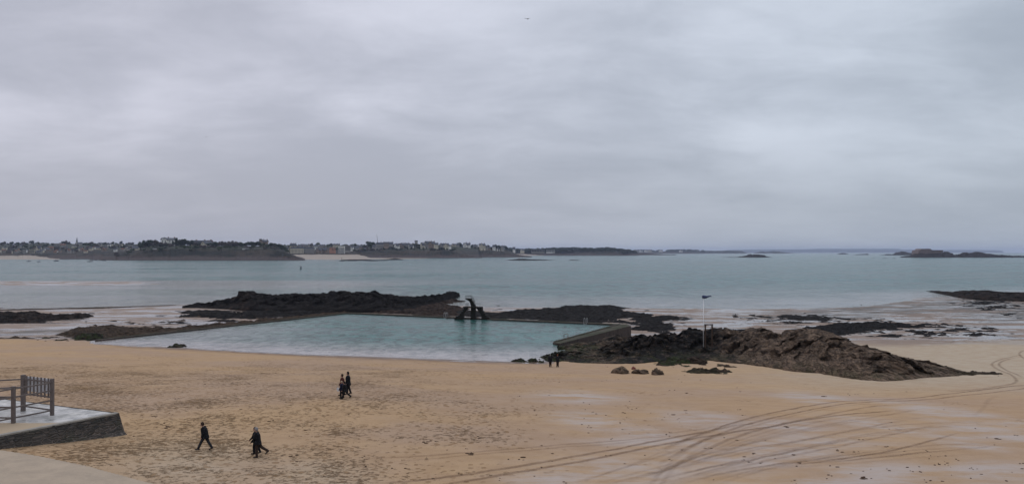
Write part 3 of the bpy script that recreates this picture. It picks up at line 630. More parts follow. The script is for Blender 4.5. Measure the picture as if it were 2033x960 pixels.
MB().box((-.05, -.115, 32.5*s), (14.6*s+.14, .115, 34.6*s)).build('crossbar', M_WOOD, fr)
MB().box((.2, -.05, 24*s), (13.5*s, .05, 25*s)).build('crossbar', M_WOOD, fr)

# ------------------------------------------------------------------ stone slipway at the left with its railing
def m_stone(nb, b):
    v = nb.pos((1, 1, 1)); sx = nb.node('ShaderNodeSeparateXYZ'); nb.l.new(v, sx.inputs[0]); c2 = nb.node('ShaderNodeCombineXYZ')
    run = nb.math('ADD', nb.math('MULTIPLY', sx.outputs[0], .5), nb.math('MULTIPLY', sx.outputs[1], .86))
    warp = nb.math('MULTIPLY', nb.noise(v, 1.5, 3), .35)
    nb.l.new(nb.math('ADD', nb.math('MULTIPLY', run, 1.5), warp), c2.inputs[0]); nb.l.new(nb.math('ADD', nb.math('MULTIPLY', sx.outputs[2], 6.0), warp), c2.inputs[1])
    cellc = nb.vor(c2.outputs[0], 1.4, 'F1', 1, .85); ed = nb.vor(c2.outputs[0], 1.4, 'DISTANCE_TO_EDGE', 0, .85)
    hs = nb.node('ShaderNodeSeparateColor'); nb.l.new(cellc, hs.inputs[0])
    c = nb.mix(hs.outputs[0], (.025, .022, .019), (.10, .08, .066)); c = nb.mix(nb.rng(nb.noise(v, 6, 4, .7), .4, .7, 0, .5), c, (.03, .03, .025))
    lowz = nb.rng(sx.outputs[2], 8.5, 7.9); mort = nb.mix(lowz, (.035, .03, .027), (.15, .12, .10))
    c = nb.mix(nb.rng(ed, .09, .02), c, mort); c = nb.mix(nb.rng(nb.noise(v, .8, 4, .6), .5, .65, 0, .5), c, (.05, .055, .03))
    nb.put(b.inputs['Base Color'], c); b.inputs['Roughness'].default_value = .8
    nb.put(b.inputs['Normal'], nb.bump(nb.rng(ed, 0, .15), .06))
def m_deck(nb, b):
    v = nb.pos(); n = nb.noise(v, 1.1, 6, .65, .5); n2 = nb.noise(nb.pos((.35, .8, 1)), 1, 5, .65)
    c = nb.mix(nb.rng(n, .3, .7), (.17, .17, .16), (.50, .475, .44))
    sandy = nb.attr('sandy'); sm = nb.rng(nb.math('ADD', nb.math('MULTIPLY', sandy, 1.1), nb.math('MULTIPLY', n2, .7)), .62, .85)
    c = nb.mix(sm, c, (.36, .27, .175)); nb.put(b.inputs['Base Color'], c)
    nb.put(b.inputs['Roughness'], nb.fmix(sm, nb.fmix(nb.rng(n2, .4, .6), .25, .6), .9)); nb.put(b.inputs['Normal'], nb.bump(n, .02))
def m_slab(nb, b):
    v = nb.pos(); n = nb.noise(v, .7, 6, .65, .3); f = nb.noise(v, 7, 4, .7)
    c = nb.mix(nb.rng(n, .3, .7), (.30, .235, .17), (.38, .295, .21)); c = nb.mix(nb.rng(f, .5, .8, 0, .45), c, (.22, .17, .12))
    nb.put(b.inputs['Base Color'], c); b.inputs['Roughness'].default_value = .9; nb.put(b.inputs['Normal'], nb.bump(nb.math('ADD', n, f), .02))
M_STONE = material('rubble_stone', m_stone); M_DECK = material('wet_concrete', m_deck); M_SLAB = material('sandy_concrete', m_slab)
slip = empty('slipway', (0, 0, 0)); tag(slip, 'raised stone slipway with pale wet concrete top at the lower left', 'slipway')
ZT = 8.8; A_ = Vector((*inv(235, 820, ZT), ZT)); B_ = Vector((*inv(0, 865, ZT), ZT)); dirw = (B_-A_).normalized(); B_ = A_+dirw*26
Cc = A_+Vector((-30, 13.4, 0)); Dd = B_+Vector((-30, 13.4, 0))
# top as a grid with a little sand on its camera side
nu, nv = 60, 60; V = []; sa = []
for i in range(nu):
    for j in range(nv):
        a, b_ = i/(nu-1), j/(nv-1); p = A_.lerp(B_, a)+(Cc-A_)*b_; V.append((p.x, p.y, ZT+.02*(float(fbm(np.array([p.x/2]), np.array([p.y/2]), 3, 4)[0])-.5)))
        qx_, qy_ = proj(p.x, p.y, ZT); sa.append(max(0, min(1, (qy_-836)/7)) if qy_ > 0 else 1)
link_mesh('deck', V, grid_faces(nu, nv)[:, ::-1].copy(), M_DECK, slip, True, dict(sandy=sa))
out = Vector((-dirw.y, dirw.x, 0)); out = out if out.y < 0 or out.x > 0 else -out
# battered rubble wall, with a toe
nL, nH = 130, 14; V = []
for i in range(nL+1):
    for j in range(nH+1):
        p = A_+dirw*(26*i/nL); k = j/nH; z = ZT+.03 - k*2.2
        off = .03+k*.38 + .05*(float(vnoise(np.array([i*.9]), np.array([j*1.3]), 3)[0])-.5)
        if j > 8 and i < 12: off += .22*(1-i/12)
        if i == 0: p = p-dirw*(.03+k*.42)
        V.append((p.x+out.x*off, p.y+out.y*off, z))
link_mesh('stone_wall', V, grid_faces(nL+1, nH+1), M_STONE, slip)
V = []; endd = (Cc-A_).normalized()
for i in range(91):
    for j in range(nH+1):
        p = A_+endd*(30*i/90)-dirw*(.03+j/nH*.42); z = ZT+.03-j/nH*2.2
        if i == 0: p = p+out*(.03+j/nH*.38)
        V.append((p.x, p.y, z))
link_mesh('stone_wall', V, grid_faces(91, nH+1), M_STONE, slip)
MB().bar(A_+out*-.13+Vector((0, 0, .02)), B_+out*-.13+Vector((0, 0, .02)), .36, .09).build('coping', simple('coping_stone', (.25, .23, .20), .8, .3, 2), slip)

# railing: posts and four rails, one bay closed with vertical bars before a pale board
M_RAIL = simple('weathered_rail', (.13, .105, .095), .6, .25, 6)
rl = empty('railing', (0, 0, ZT)); tag(rl, 'tall brown metal railing with a barred end panel standing on the slipway', 'railing')
def dk(px, py): x, y = inv(px, py, ZT); return Vector((float(x), float(y), 0))
Q1, Q2, Q3 = dk(26.5, 839), dk(46, 815), dk(103.5, 823.5); HT = 2.36
for q, h, w_ in ((Q1, 2.30, .19), (Q2, 2.44, .22), (Q3, 2.40, .19)): MB().box((q.x-w_/2, q.y-w_/2, -.01), (q.x+w_/2, q.y+w_/2, h)).build('post', M_RAIL, rl)
dA = (Q1-Q3); dB = Vector((dA.x-6, dA.y-1.0, 0))
Q4 = Q1+dA.normalized()*9; Q5 = Q2+Vector((-9, -3.4, 0)); Q6 = Q1+Vector((-9, .9, 0))
for q in (Q4, Q5, Q6): MB().box((q.x-.1, q.y-.1, -.01), (q.x+.1, q.y+.1, 2.3)).build('post', M_RAIL, rl)
for hh in (.32, .98, 1.62, 2.14):
    for a, b_ in ((Q3, Q4), (Q2, Q5), (Q1, Q6)): MB().bar((a.x, a.y, hh), (b_.x, b_.y, hh), .07, .085).build('rail', M_RAIL, rl)
for hh in (.34, 1.18, 2.16): MB().bar((Q2.x, Q2.y, hh), (Q3.x, Q3.y, hh), .07, .09).build('rail', M_RAIL, rl)
for k in range(7):
    p = Q2.lerp(Q3, (k+1)/8.); MB().box((p.x-.045, p.y-.025, 1.1), (p.x+.045, p.y+.025, 2.4)).build('bar', M_RAIL, rl)
pn = (Q3-Q2).normalized(); bk = Vector((-pn.y, pn.x, 0))*.12
bk = bk if bk.y > 0 else -bk
p0 = Q2.lerp(Q3, .06)+bk; p1 = Q2.lerp(Q3, .95)+bk
MB().hexa([(p0.x, p0.y, 1.35), (p1.x, p1.y, 1.35), (p1.x+bk.x*.2, p1.y+bk.y*.2, 1.35), (p0.x+bk.x*.2, p0.y+bk.y*.2, 1.35), (p0.x, p0.y, 2.34), (p1.x, p1.y, 2.34), (p1.x+bk.x*.2, p1.y+bk.y*.2, 2.34), (p0.x+bk.x*.2, p0.y+bk.y*.2, 2.34)]).build('board', simple('pale_board', (.62, .60, .60), .6, .1, 3), rl)

# lower left concrete apron, sheet lying on the sand
ex, ey = zip(*[inv(a, b_, c) for a, b_, c in ((-60, 889, 8.3), (0, 893, 8.2), (80, 904, 8.1), (180, 925, 7.9), (310, 961, 7.7))])
ap = list(zip(ex, ey)) + [(-12, 33), (-4, 26), (-4, 8), (-44, 8), (-44, 40)]
X, Y = np.meshgrid(np.linspace(-44, -3, 300), np.linspace(8, 47, 280)); sdA = poly_sd(X, Y, np.array(ap)); Z = G(X, Y, False)+.14*sstep(0, .05, sdA)+.0-.3*sstep(0, -.1, sdA)
k_ = sdA > -.14; k_ = k_[:-1, :-1] & k_[1:, 1:]
ap_o = link_mesh('ramp', np.stack([X, Y, Z], -1).reshape(-1, 3), grid_faces(280, 300, k_), M_SLAB, smooth=False); tag(ap_o, kind='structure')

# ------------------------------------------------------------------ tyre tracks pressed in the sand
def m_track(nb, b):
    a = nb.attr('mid'); n = nb.noise(nb.pos((1, 1, 1)), 1.3, 5, .7)
    nb.put(b.inputs['Base Color'], (.20, .112, .058)); b.inputs['Roughness'].default_value = .9
    nb.put(b.inputs['Alpha'], nb.math('MULTIPLY', nb.rng(a, 0, .8), nb.math('MULTIPLY', nb.attr('deep'), nb.rng(n, .2, .8, .25, .85)), clamp=True))
M_TRACK = material('pressed_sand', m_track)
def z6(l): return [(1300+x/2.773, 720+y/2.773) for x, y in l]
def z5(l): return [(560+x/2.747, 720+y/2.747) for x, y in l]
def z7(l): return [(1640+x/4.364, 560+y/4.364) for x, y in l]
TR = [(z6([(2200, 110), (2033, 125), (1750, 150), (1450, 195), (1200, 200), (1000, 215), (800, 245), (620, 285), (450, 325), (330, 365), (150, 430), (0, 490)]), .8, .26),
 (z6([(2200, 122), (2033, 140), (1800, 165), (1500, 205), (1250, 207), (1050, 225), (850, 260), (680, 300), (540, 330), (400, 375), (250, 430), (100, 510), (0, 570)]), .75, .26),
 (z6([(1400, 225), (1200, 240), (1000, 275), (850, 310), (700, 340), (560, 370), (430, 410), (300, 470), (150, 540), (20, 610), (-60, 650)]), .55, .28),
 (z6([(1380, 262), (1150, 275), (950, 295), (800, 325), (600, 360), (400, 385), (200, 420), (0, 455)])+z5([(1700, 525), (1400, 575), (1150, 620), (900, 655), (700, 690)]), .85, .28),
 (z6([(560, 330), (420, 350), (200, 395), (0, 430)])+z5([(1700, 490), (1400, 545), (1100, 600), (900, 620), (600, 650), (400, 670)]), .85, .28),
 (z5([(2200, 395), (2033, 402), (1600, 440), (1100, 485), (600, 515), (300, 530)]), .4, .22), (z5([(2100, 410), (1700, 445), (1300, 480), (900, 515), (500, 540)]), .32, .22),
 (z6([(1690, 380), (1450, 450), (1250, 500), (1000, 530), (800, 560), (650, 575)]), .8, .2), (z6([(1600, 480), (1300, 515), (1050, 535), (850, 555)]), .7, .2),
 (z6([(1540, 340), (1200, 420), (900, 480), (600, 540), (300, 610)]), .4, .25), (z6([(1400, 310), (1000, 390), (700, 440), (300, 510), (60, 590)]), .45, .25), (z6([(1000, 440), (600, 520), (200, 590), (0, 640)]), .45, .25),
 (z6([(1500, 250), (1200, 300), (900, 350), (600, 410), (350, 500), (100, 600)]), .3, .3), (z6([(1900, 180), (1840, 190), (1820, 240), (1750, 300)]), .2, .3), (z6([(1980, 440), (1700, 480), (1400, 500), (1100, 520)]), .3, .25),
 (z6([(-110, 800), (-20, 660), (30, 600), (80, 540), (180, 480), (330, 400)]), .2, .22), (z6([(-30, 800), (40, 660), (70, 600), (140, 530), (260, 460), (400, 400)]), .2, .22), 
 (z6([(0, 400), (150, 380), (300, 355), (420, 345)]), .5, .25), (z6([(0, 350), (60, 380), (200, 360)]), .2, .3),
 (z7([(1750, 585), (1700, 592), (1668, 610), (1680, 640), (1760, 680)]), .6, .3), (z7([(1700, 630), (1550, 655), (1450, 690), (1425, 712), (1480, 750), (1600, 800), (1665, 850), (1600, 890), (1300, 925), (1000, 950)]), .6, .3), (z7([(1650, 650), (1540, 675), (1495, 700), (1490, 715), (1560, 760), (1715, 830)]), .6, .3),
 (z7([(1715, 790), (1640, 800), (1560, 790)]), .5, .3), (z7([(1780, 885), (1500, 910), (1200, 950)]), .4, .3)]
rt_ = random.Random(3)
for k in range(15):
    u = k/14.; a0 = 1150+300*u+rt_.uniform(-30, 30); e_ = 1680+330*rt_.random(); y1 = 800+100*u+rt_.uniform(-8, 8)
    P_ = [(a0-40, 968), (a0+60, 945-14*u), (a0*.55+e_*.45, (950*.35+y1*.65)+4), (a0*.25+e_*.75, y1+6), (e_, y1)]
    TR.append((P_, rt_.uniform(.14, .34), rt_.uniform(.16, .24)))
mbv, mbf, mid, deep = [], [], [], []
for pts, dk_, wd in TR:
    P = np.array(pts, float); x, y, z = ground(P[:, 0], P[:, 1]); L = np.r_[0, np.cumsum(np.hypot(np.diff(x), np.diff(y)))]
    t = np.linspace(0, L[-1], max(8, int(L[-1]/.5)))
    # smooth the bends
    k = np.ones(9)/9.; xs = np.interp(t, L, x); ys_ = np.interp(t, L, y)
    for _ in range(3):
        xs = np.r_[xs[:4], np.convolve(xs, k, 'valid'), xs[-4:]] if len(xs) > 12 else xs; ys_ = np.r_[ys_[:4], np.convolve(ys_, k, 'valid'), ys_[-4:]] if len(ys_) > 12 else ys_
    tx = np.gradient(xs); ty = np.gradient(ys_); ln = np.hypot(tx, ty)+1e-9; nx_, ny_ = -ty/ln, tx/ln; o_ = len(mbv)
    W = wd*1.45
    for q in (-1, -.5, 0, .5, 1):
        X_ = xs+nx_*q*W/2*1.3; Y_ = ys_+ny_*q*W/2*1.3; Z_ = G(X_, Y_)+.022-.004*abs(q)
        mbv += list(zip(X_, Y_, Z_)); mid += [1-abs(q)]*len(xs)
        fade = np.clip(np.minimum(t, t[-1]-t)/4, 0, 1); deep += list(dk_*fade*.85)
    n = len(xs)
    for q in range(4):
        for i in range(n-1): mbf.append((o_+q*n+i, o_+q*n+i+1, o_+(q+1)*n+i+1, o_+(q+1)*n+i))
tk = link_mesh('tyre_tracks', mbv, np.array(mbf), M_TRACK, smooth=True, attrs=dict(mid=mid, deep=deep)); tag(tk, kind='structure')

# weed scraps strewn over the dry sand
mb = MB(); rs = random.Random(5)
spots = [(572, 905), (335, 840), (342, 846), (303, 826), (1633, 788), (1697, 781), (1341, 774), (1367, 780), (1559, 847), (1413, 889), (1485, 825), (1706, 945), (1338, 824), (856, 877), (931, 899), (1030, 912), (950, 869), (1975, 871), (1584, 922), (1660, 893)]
spots += [(rs.uniform(560, 2033), rs.uniform(750, 960)) for _ in range(120)]+[(rs.gauss(1240, 90), rs.gauss(835, 30)) for _ in range(30)]+[(rs.gauss(1860, 45), rs.gauss(925, 15)) for _ in range(26)]+[(rs.uniform(1180, 1480), rs.uniform(722, 770)) for _ in range(25)]+[(rs.uniform(0, 560), rs.uniform(740, 880)) for _ in range(50)]
sx, sy, sz = ground([a for a, b_ in spots], [b_ for a, b_ in spots])
for i, (x, y, z) in enumerate(zip(sx, sy, sz)):
    big = 2.6 if i < 20 else 1.
    for _ in range(rs.randint(2, 5) if big > 1 else rs.randint(1, 2)):
        ox, oy = rs.gauss(0, .10*big), rs.gauss(0, .10*big); r = rs.uniform(.02, .055)*(1.5 if big > 1 else 1)
        mb.ball((x+ox, y+oy, z+.015), r, 6, 4, (rs.uniform(.8, 2.6), rs.uniform(.7, 1.6), .45))
sw = mb.build('seaweed_scraps', simple('dry_weed', (.06, .034, .02), .9, .5, 20)); tag(sw, 'small dark seaweed scraps strewn over the dry sand', 'seaweed', kind='stuff')
# ------------------------------------------------------------------ people
def cloth(name, c, v=.25): return simple(name, c, .9, v, 30)
M_SKIN = simple('skin', (.38, .22, .16), .6, .08); M_BLACK = cloth('black_cloth', (.008, .008, .010)); M_NAVY = cloth('navy_cloth', (.010, .013, .032)); M_DKGREY = cloth('dark_grey_cloth', (.022, .022, .026))
M_BROWN = cloth('brown_cloth', (.035, .022, .017)); M_MAROON = cloth('maroon_cloth', (.07, .02, .016)); M_SHOE = cloth('shoe_leather', (.05, .042, .04)); M_BSHOE = cloth('black_shoe', (.01, .01, .01))
M_GREYHAIR = cloth('grey_hair', (.20, .19, .185)); M_BRHAIR = cloth('brown_hair', (.035, .02, .013)); M_DKHAIR = cloth('dark_hair', (.012, .009, .008)); M_FAIR = cloth('fair_hair', (.32, .24, .17)); M_REDHAIR = cloth('reddish_hair', (.14, .05, .03)); M_EYE = simple('eye', (.02, .02, .02), .3, 0)
M_BAG = cloth('white_bag', (.55, .55, .55))
def remeshed(mb, name, mat, parent, vox, smooth=2):
    me = bpy.data.meshes.new(name); me.from_pydata([tuple(v) for v in mb.v], [], mb.f); o = bpy.data.objects.new(name, me); COL.objects.link(o)
    bm = bmesh.new(); bm.from_mesh(me); bmesh.ops.recalc_face_normals(bm, faces=bm.faces); bm.to_mesh(me); bm.free()
    r = o.modifiers.new('r', 'REMESH'); r.mode = 'VOXEL'; r.voxel_size = vox
    s_ = o.modifiers.new('s', 'SMOOTH'); s_.iterations = smooth; s_.factor = .5
    dg = bpy.context.evaluated_depsgraph_get(); dg.update(); nm = bpy.data.meshes.new_from_object(o.evaluated_get(dg)); o.modifiers.clear(); o.data = nm; bpy.data.meshes.remove(me)
    nm.name = name; nm.materials.clear(); nm.materials.append(mat); nm.polygons.foreach_set('use_smooth', np.ones(len(nm.polygons), bool)); o.parent = parent; return o
def cap(mb, p, q, r0, r1):
    mb.tube(p, q, r0, r1, 12); mb.ball(p, r0, 12, 8); mb.ball(q, r1, 12, 8)
def loft(mb, rings, n=18):
    vs = [(c[0]+rx*math.cos(2*math.pi*k/n), c[1]+ry*math.sin(2*math.pi*k/n), c[2]) for c, rx, ry in rings for k in range(n)]
    mb.add(vs, [(i*n+k, i*n+(k+1) % n, (i+1)*n+(k+1) % n, (i+1)*n+k) for i in range(len(rings)-1) for k in range(n)]+[tuple(range(n-1, -1, -1)), tuple(range((len(rings)-1)*n, len(rings)*n))])
def person(px, py, face, height, label, coat, trou, hair, shoe, legs=((28, 6), (-24, 12)), lean=4, head=0, arms=((-12, 15), (14, 20)), coatlen=.80, hood=None, long_hair=False, group=None, bulk=1., dx=0., dy=0.):
    x, y, z = g1(px, py); s = height/1.75
    rt = empty('person', (x+dx, y+dy, z), R(face), s); tag(rt, label, 'person', group)
    hipz = .93; pts = {}
    def leg(i, a, b_):
        sgn = 1 if i == 0 else -1; hp = Vector((0, sgn*.09, hipz)); a = R(a); b2 = R(b_)
        kn = hp+Vector((math.sin(a), 0, -math.cos(a)))*.44; an = kn+Vector((math.sin(a-b2), 0, -math.cos(a-b2)))*.42
        tilt = max(-.9, min(.5, (a-b2)*.75)); f = Vector((math.cos(tilt), 0, math.sin(tilt)))
        if a-b2 > 0: f = Vector((math.cos(.12), 0, math.sin(.12)))
        heel = an-f*.05+Vector((0, 0, -.05)); toe = an+f*.17+Vector((0, sgn*.015, -.055)); return hp, kn, an, heel, toe
    L = [leg(i, *legs[i]) for i in range(2)]
    mn = min(min(l[3].z, l[4].z) for l in L)-.035; dz = Vector((0, 0, -mn)); L = [[q+dz for q in l] for l in L]; pelvis = Vector((0, 0, hipz))+dz
    ln = R(lean); up_ = Vector((math.sin(ln), 0, math.cos(ln))); chest = pelvis+up_*.34; sh = pelvis+up_*.49; neck = pelvis+up_*.54; hd = neck+Vector((math.sin(ln+R(head)), 0, math.cos(ln+R(head))))*.155
    hf = Vector((math.cos(ln+R(head)), 0, -math.sin(ln+R(head))))
    body = MB(); C_ = MB(); T_ = MB(); Hr = MB(); Sh2 = [MB(), MB()]
    for Sh, l in zip(Sh2, L):
        cap(body, l[0], l[1], .075, .052); cap(body, l[1], l[2], .05, .034); cap(body, l[3], l[4], .036, .03); cap(body, l[2], l[3], .034, .035)
        cap(T_, l[0], l[1], .115*bulk, .088); kk = l[1].lerp(l[2], .93); cap(T_, l[1], kk, .088, .078)
        cap(Sh, l[3], l[4], .048, .042); cap(Sh, l[3]+Vector((0, 0, .03)), l[3].lerp(l[4], .5)+Vector((0, 0, .02)), .045, .04)
    T_.ball(pelvis, .135*bulk, 14, 8, (.95, 1.2, .9))
    loft(body, [(pelvis-Vector((0, 0, .06)), .10, .14), (pelvis+up_*.15, .09, .125), (chest, .11, .16), (sh, .09, .17), (neck, .05, .06)])
    cap(body, neck-up_*.03, hd-Vector((0, 0, .05)), .048, .05)
    body.ball(hd, .1, 16, 12, (.96, .78, 1.18)); body.ball(hd+hf*.085-Vector((0, 0, .045)), .035, 8, 6); cap(body, hd+hf*.09+Vector((0, 0, .015)), hd+hf*.115-Vector((0, 0, .02)), .012, .016)
    for sg in (1, -1): body.ball(hd+Vector((0, sg*.078, 0))-hf*.01, .022, 8, 6, (1, .5, 1.4))
    b_ = bulk*1.22; drop = hipz*(1-coatlen)+.0
    rings = [(pelvis-Vector((0, 0, drop)), .20*b_, .20*b_), (pelvis-Vector((0, 0, drop*.4)), .18*b_, .19*b_), (pelvis+up_*.1, .155*b_, .175*b_), (pelvis+up_*.28, .16*b_, .19*b_), (sh-up_*.06, .14*b_, .20*b_), (sh+up_*.012, .10, .16), (neck+up_*.01, .075, .085)]
    loft(C_, rings)
    for i in range(2):
        sg = 1 if i == 0 else -1; a, e = map(R, arms[i]); S = sh+Vector((0, sg*.185, -.035)); a += ln*.3
        el = S+Vector((math.sin(a), sg*.14, -math.cos(a))).normalized()*.29; wr = el+Vector((math.sin(a+e), -sg*.05, -math.cos(a+e))).normalized()*.25
        cap(body, S, el, .05, .038); cap(body, el, wr, .037, .026); cap(C_, S, el, .082*b_, .072); cap(C_, el, wr.lerp(el, .06), .07, .056)
        fd = (wr-el).normalized(); side = Vector((0, 1, 0)).cross(fd).normalized()
        palm = wr+fd*.055; cap(body, wr+fd*.01, palm, .026, .03)
        for k in range(4):
            o_ = side*((k-1.5)*.019); l1 = .034-.004*abs(k-1.3); cap(body, palm+o_, palm+o_+fd*l1, .0095, .009); cap(body, palm+o_+fd*l1, palm+o_+fd*(l1+.026)+Vector((0, -sg*.016, 0)), .009, .008)
        cap(body, wr+side*.022+fd*.02, wr+side*.05+fd*.05, .012, .010); cap(body, wr+side*.05+fd*.05, wr+side*.052+fd*.08, .010, .009)
    Hr.ball(hd-hf*.014+Vector((0, 0, .018)), .118, 16, 12, (.98, .86, 1.1))
    if long_hair: cap(Hr, hd-hf*.05, neck-hf*.06+Vector((0, 0, -.04)), .085, .07)
    # cut the hair back from the face
    bo = remeshed(body, 'body', M_SKIN, rt, .012, 1); remeshed(C_, 'coat', coat, rt, .02, 3); remeshed(T_, 'trousers', trou, rt, .02, 2); [remeshed(q, 'shoe', shoe, rt, .016, 1) for q in Sh2]
    ho = remeshed(Hr, 'hair' if not hood else 'hood', hair, rt, .016, 1)
    bm = bmesh.new(); bm.from_mesh(ho.data); dl = [v for v in bm.verts if (Vector(v.co)-hd).dot(hf) > .035 and (v.co.z-hd.z) < .055]
    bmesh.ops.delete(bm, geom=dl, context='VERTS'); bm.to_mesh(ho.data); bm.free()
    for sg in (1, -1): MB().ball(hd+hf*.088+Vector((0, sg*.032, .012)), .011, 8, 6).build('eye', M_EYE, rt, True)
    return rt
person(407, 894, 188, 1.74, 'man in black coat walking left alone with head bowed, nearest the slipway', M_BLACK, M_DKGREY, M_BRHAIR, M_SHOE, ((27, 2), (-22, 8)), 9, 24, ((-8, 30), (4, 25)), .80, group=None, bulk=1.08)
person(511, 907, 186, 1.74, 'grey haired person in black coat and brown trousers walking left, nearer of two abreast', M_BLACK, M_BROWN, M_GREYHAIR, M_SHOE, ((3, 4), (-30, 28)), 5, 6, ((20, 18), (-24, 12)), .80, bulk=1.05)
person(508, 901, 182, 1.58, 'person in dark clothes walking left, mostly hidden behind the grey haired walker', M_BLACK, M_BLACK, M_DKHAIR, M_BSHOE, ((14, 16), (-12, 10)), 4, 10, ((24, 20), (-10, 12)), .8)
person(676, 787, 184, 1.80, 'person in maroon coat at the left of the walking group of four', M_MAROON, M_BLACK, M_BRHAIR, M_BSHOE, ((12, 6), (-6, 10)), 2, 2, ((14, 16), (-14, 10)), .78, bulk=.95, dy=.7)
person(678.5, 788.5, 182, 1.42, 'short fair haired person in navy jacket in the walking group of four', M_NAVY, M_BLACK, M_FAIR, M_BSHOE, ((10, 10), (-8, 6)), 2, 2, ((14, 16), (-14, 10)), .80)
person(684.5, 790.5, 186, 1.48, 'short dark haired person in black striding in front of the group of four', M_BLACK, M_BLACK, M_DKHAIR, M_BSHOE, ((18, 2), (-32, 16)), 5, 2, ((14, 16), (-14, 10)), .78, bulk=1.12)
person(684.8, 786.5, 180, 1.90, 'tallest person of the walking group, in a long black coat at its right', M_BLACK, M_BLACK, M_DKHAIR, M_BSHOE, ((5, 5), (-8, 10)), 1, 2, ((6, 10), (-8, 8)), .72, bulk=1.0, dy=1.2)
person(1092.5, 728.5, 92, 1.72, 'grey haired person in wide black coat standing before the rocks with legs together', M_BLACK, M_BROWN, M_GREYHAIR, M_BSHOE, ((3, 0), (-4, 0)), 0, 0, ((8, 60), (8, 60)), .74, bulk=1.35)
person(1107, 728.8, 90, 1.74, 'reddish haired person in black coat standing before the rocks, right of the pair', M_BLACK, M_BROWN, M_REDHAIR, M_BSHOE, ((2, 0), (-2, 0)), 0, 0, ((10, 70), (10, 70)), .74, bulk=1.1)
x, y, z = g1(673.5, 787); bgo = empty('carrier_bag', (x-.22, y+.6, z+.42)); tag(bgo, 'small pale bag carried low beside the person in maroon', 'bag')
mb = MB(); mb.hexa([(-.10, -.06, 0), (.10, -.06, 0), (.10, .06, 0), (-.10, .06, 0), (-.13, -.04, .26), (.13, -.04, .26), (.13, .04, .26), (-.13, .04, .26)]); mb.build('pouch', M_BAG, bgo)
mb = MB(); mb.tube((-.07, 0, .25), (-.03, 0, .40), .01, n=6); mb.tube((-.03, 0, .40), (.03, 0, .40), .01, n=6); mb.tube((.03, 0, .40), (.07, 0, .25), .01, n=6); mb.build('handle', M_BAG, bgo)

# ------------------------------------------------------------------ gulls
def gull(px, py, Y, span, label, dark):
    s_ = Y/F; rt = empty('gull', ((px-CX)*s_, Y, H-(py-HY)*s_), R(20)); tag(rt, label, 'bird', 'gulls in the sky'); k = span/1.2
    mb = MB(); prf = [(-.26, .012, 0), (-.16, .04, 0), (-.02, .07, 0), (.12, .06, .01), (.2, .045, .02), (.26, .035, .02), (.31, .012, .01)]; n = 10
    vs = [(x*k, r*k*math.cos(2*math.pi*j/n), z*k+r*k*math.sin(2*math.pi*j/n)) for x, r, z in prf for j in range(n)]
    mb.add(vs, [(i*n+j, i*n+(j+1) % n, (i+1)*n+(j+1) % n, (i+1)*n+j) for i in range(6) for j in range(n)]+[tuple(range(n-1, -1, -1)), tuple(range(6*n, 7*n))]).build('body', dark, rt, True)
    for sg in (1, -1):
        P = [(.10, .05, .02), (.14, .3, .13), (.04, .62, .04), (-.04, .60, .035), (-.02, .3, .11), (-.08, .05, .02)]
        mb = MB(); vs = [(x*k, sg*y_*k, z*k+h) for h in (0, .012*k) for x, y_, z in P]; mb.add(vs, [(0, 1, 4, 5), (1, 2, 3, 4), (11, 10, 7, 6), (10, 9, 8, 7)]+[(i, (i+1) % 6, 6+(i+1) % 6, 6+i) for i in range(6)])
        mb.build('wing', dark, rt)
    rt.rotation_euler = (R(8), R(5), R(62))
gull(1047, 38, 118, 1.05, 'dark gull flying high in the middle of the sky', simple('gull_dark', (.12, .12, .13), .8, .2))
gull(409, 271.5, 190, 1.0, 'tiny pale gull far off in the left of the sky', simple('gull_pale', (.42, .42, .44), .8, .1))
# wading birds at the edge of the flats
M_EG = simple('wader_plumage', (.25, .24, .23), .8, .2)
def wader(px, py, h, label):
    x, y, z = g1(px, py); rt = empty('wading_bird', (x, y, max(z, 0)), R(random.uniform(0, 360))); tag(rt, label, 'bird', 'wading birds on the flats'); k = h
    mb = MB(); mb.ball((0, 0, .5*k), .17*k, 10, 8, (1.5, .8, .9)); cap(mb, (.2*k, 0, .58*k), (.28*k, 0, .86*k), .06*k, .04*k); mb.ball((.3*k, 0, .9*k), .06*k, 8, 6); mb.tube((.33*k, 0, .9*k), (.5*k, 0, .85*k), .02*k, .006*k, 6); mb.build('body', M_EG, rt, True)
    for sg in (1, -1): MB().tube((0, sg*.05*k, -.02), (0, sg*.05*k, .42*k), .018*k, n=6).build('leg', M_EG, rt)
wader(1710, 607.5, 1.0, 'grey wading bird at the water edge, left of the two on the right flats'); wader(1737, 605, .9, 'grey wading bird at the water edge, right of the two on the right flats'); wader(171, 641, .8, 'small wading bird on the wet sand right of the left weed bank')
ORD = 'first second third fourth fifth sixth seventh eighth ninth tenth eleventh twelfth thirteenth fourteenth fifteenth sixteenth seventeenth eighteenth nineteenth twentieth'.split()
def ordinal(n):
    if n < 20: return ORD[n]
    t = {2: 'twenty', 3: 'thirty', 4: 'forty', 5: 'fifty', 6: 'sixty', 7: 'seventy', 8: 'eighty', 9: 'ninety'}[(n+1)//10]; u = (n+1) % 10
    return t[:-1]+'ieth' if u == 0 else t+'-'+ORD[u-1]
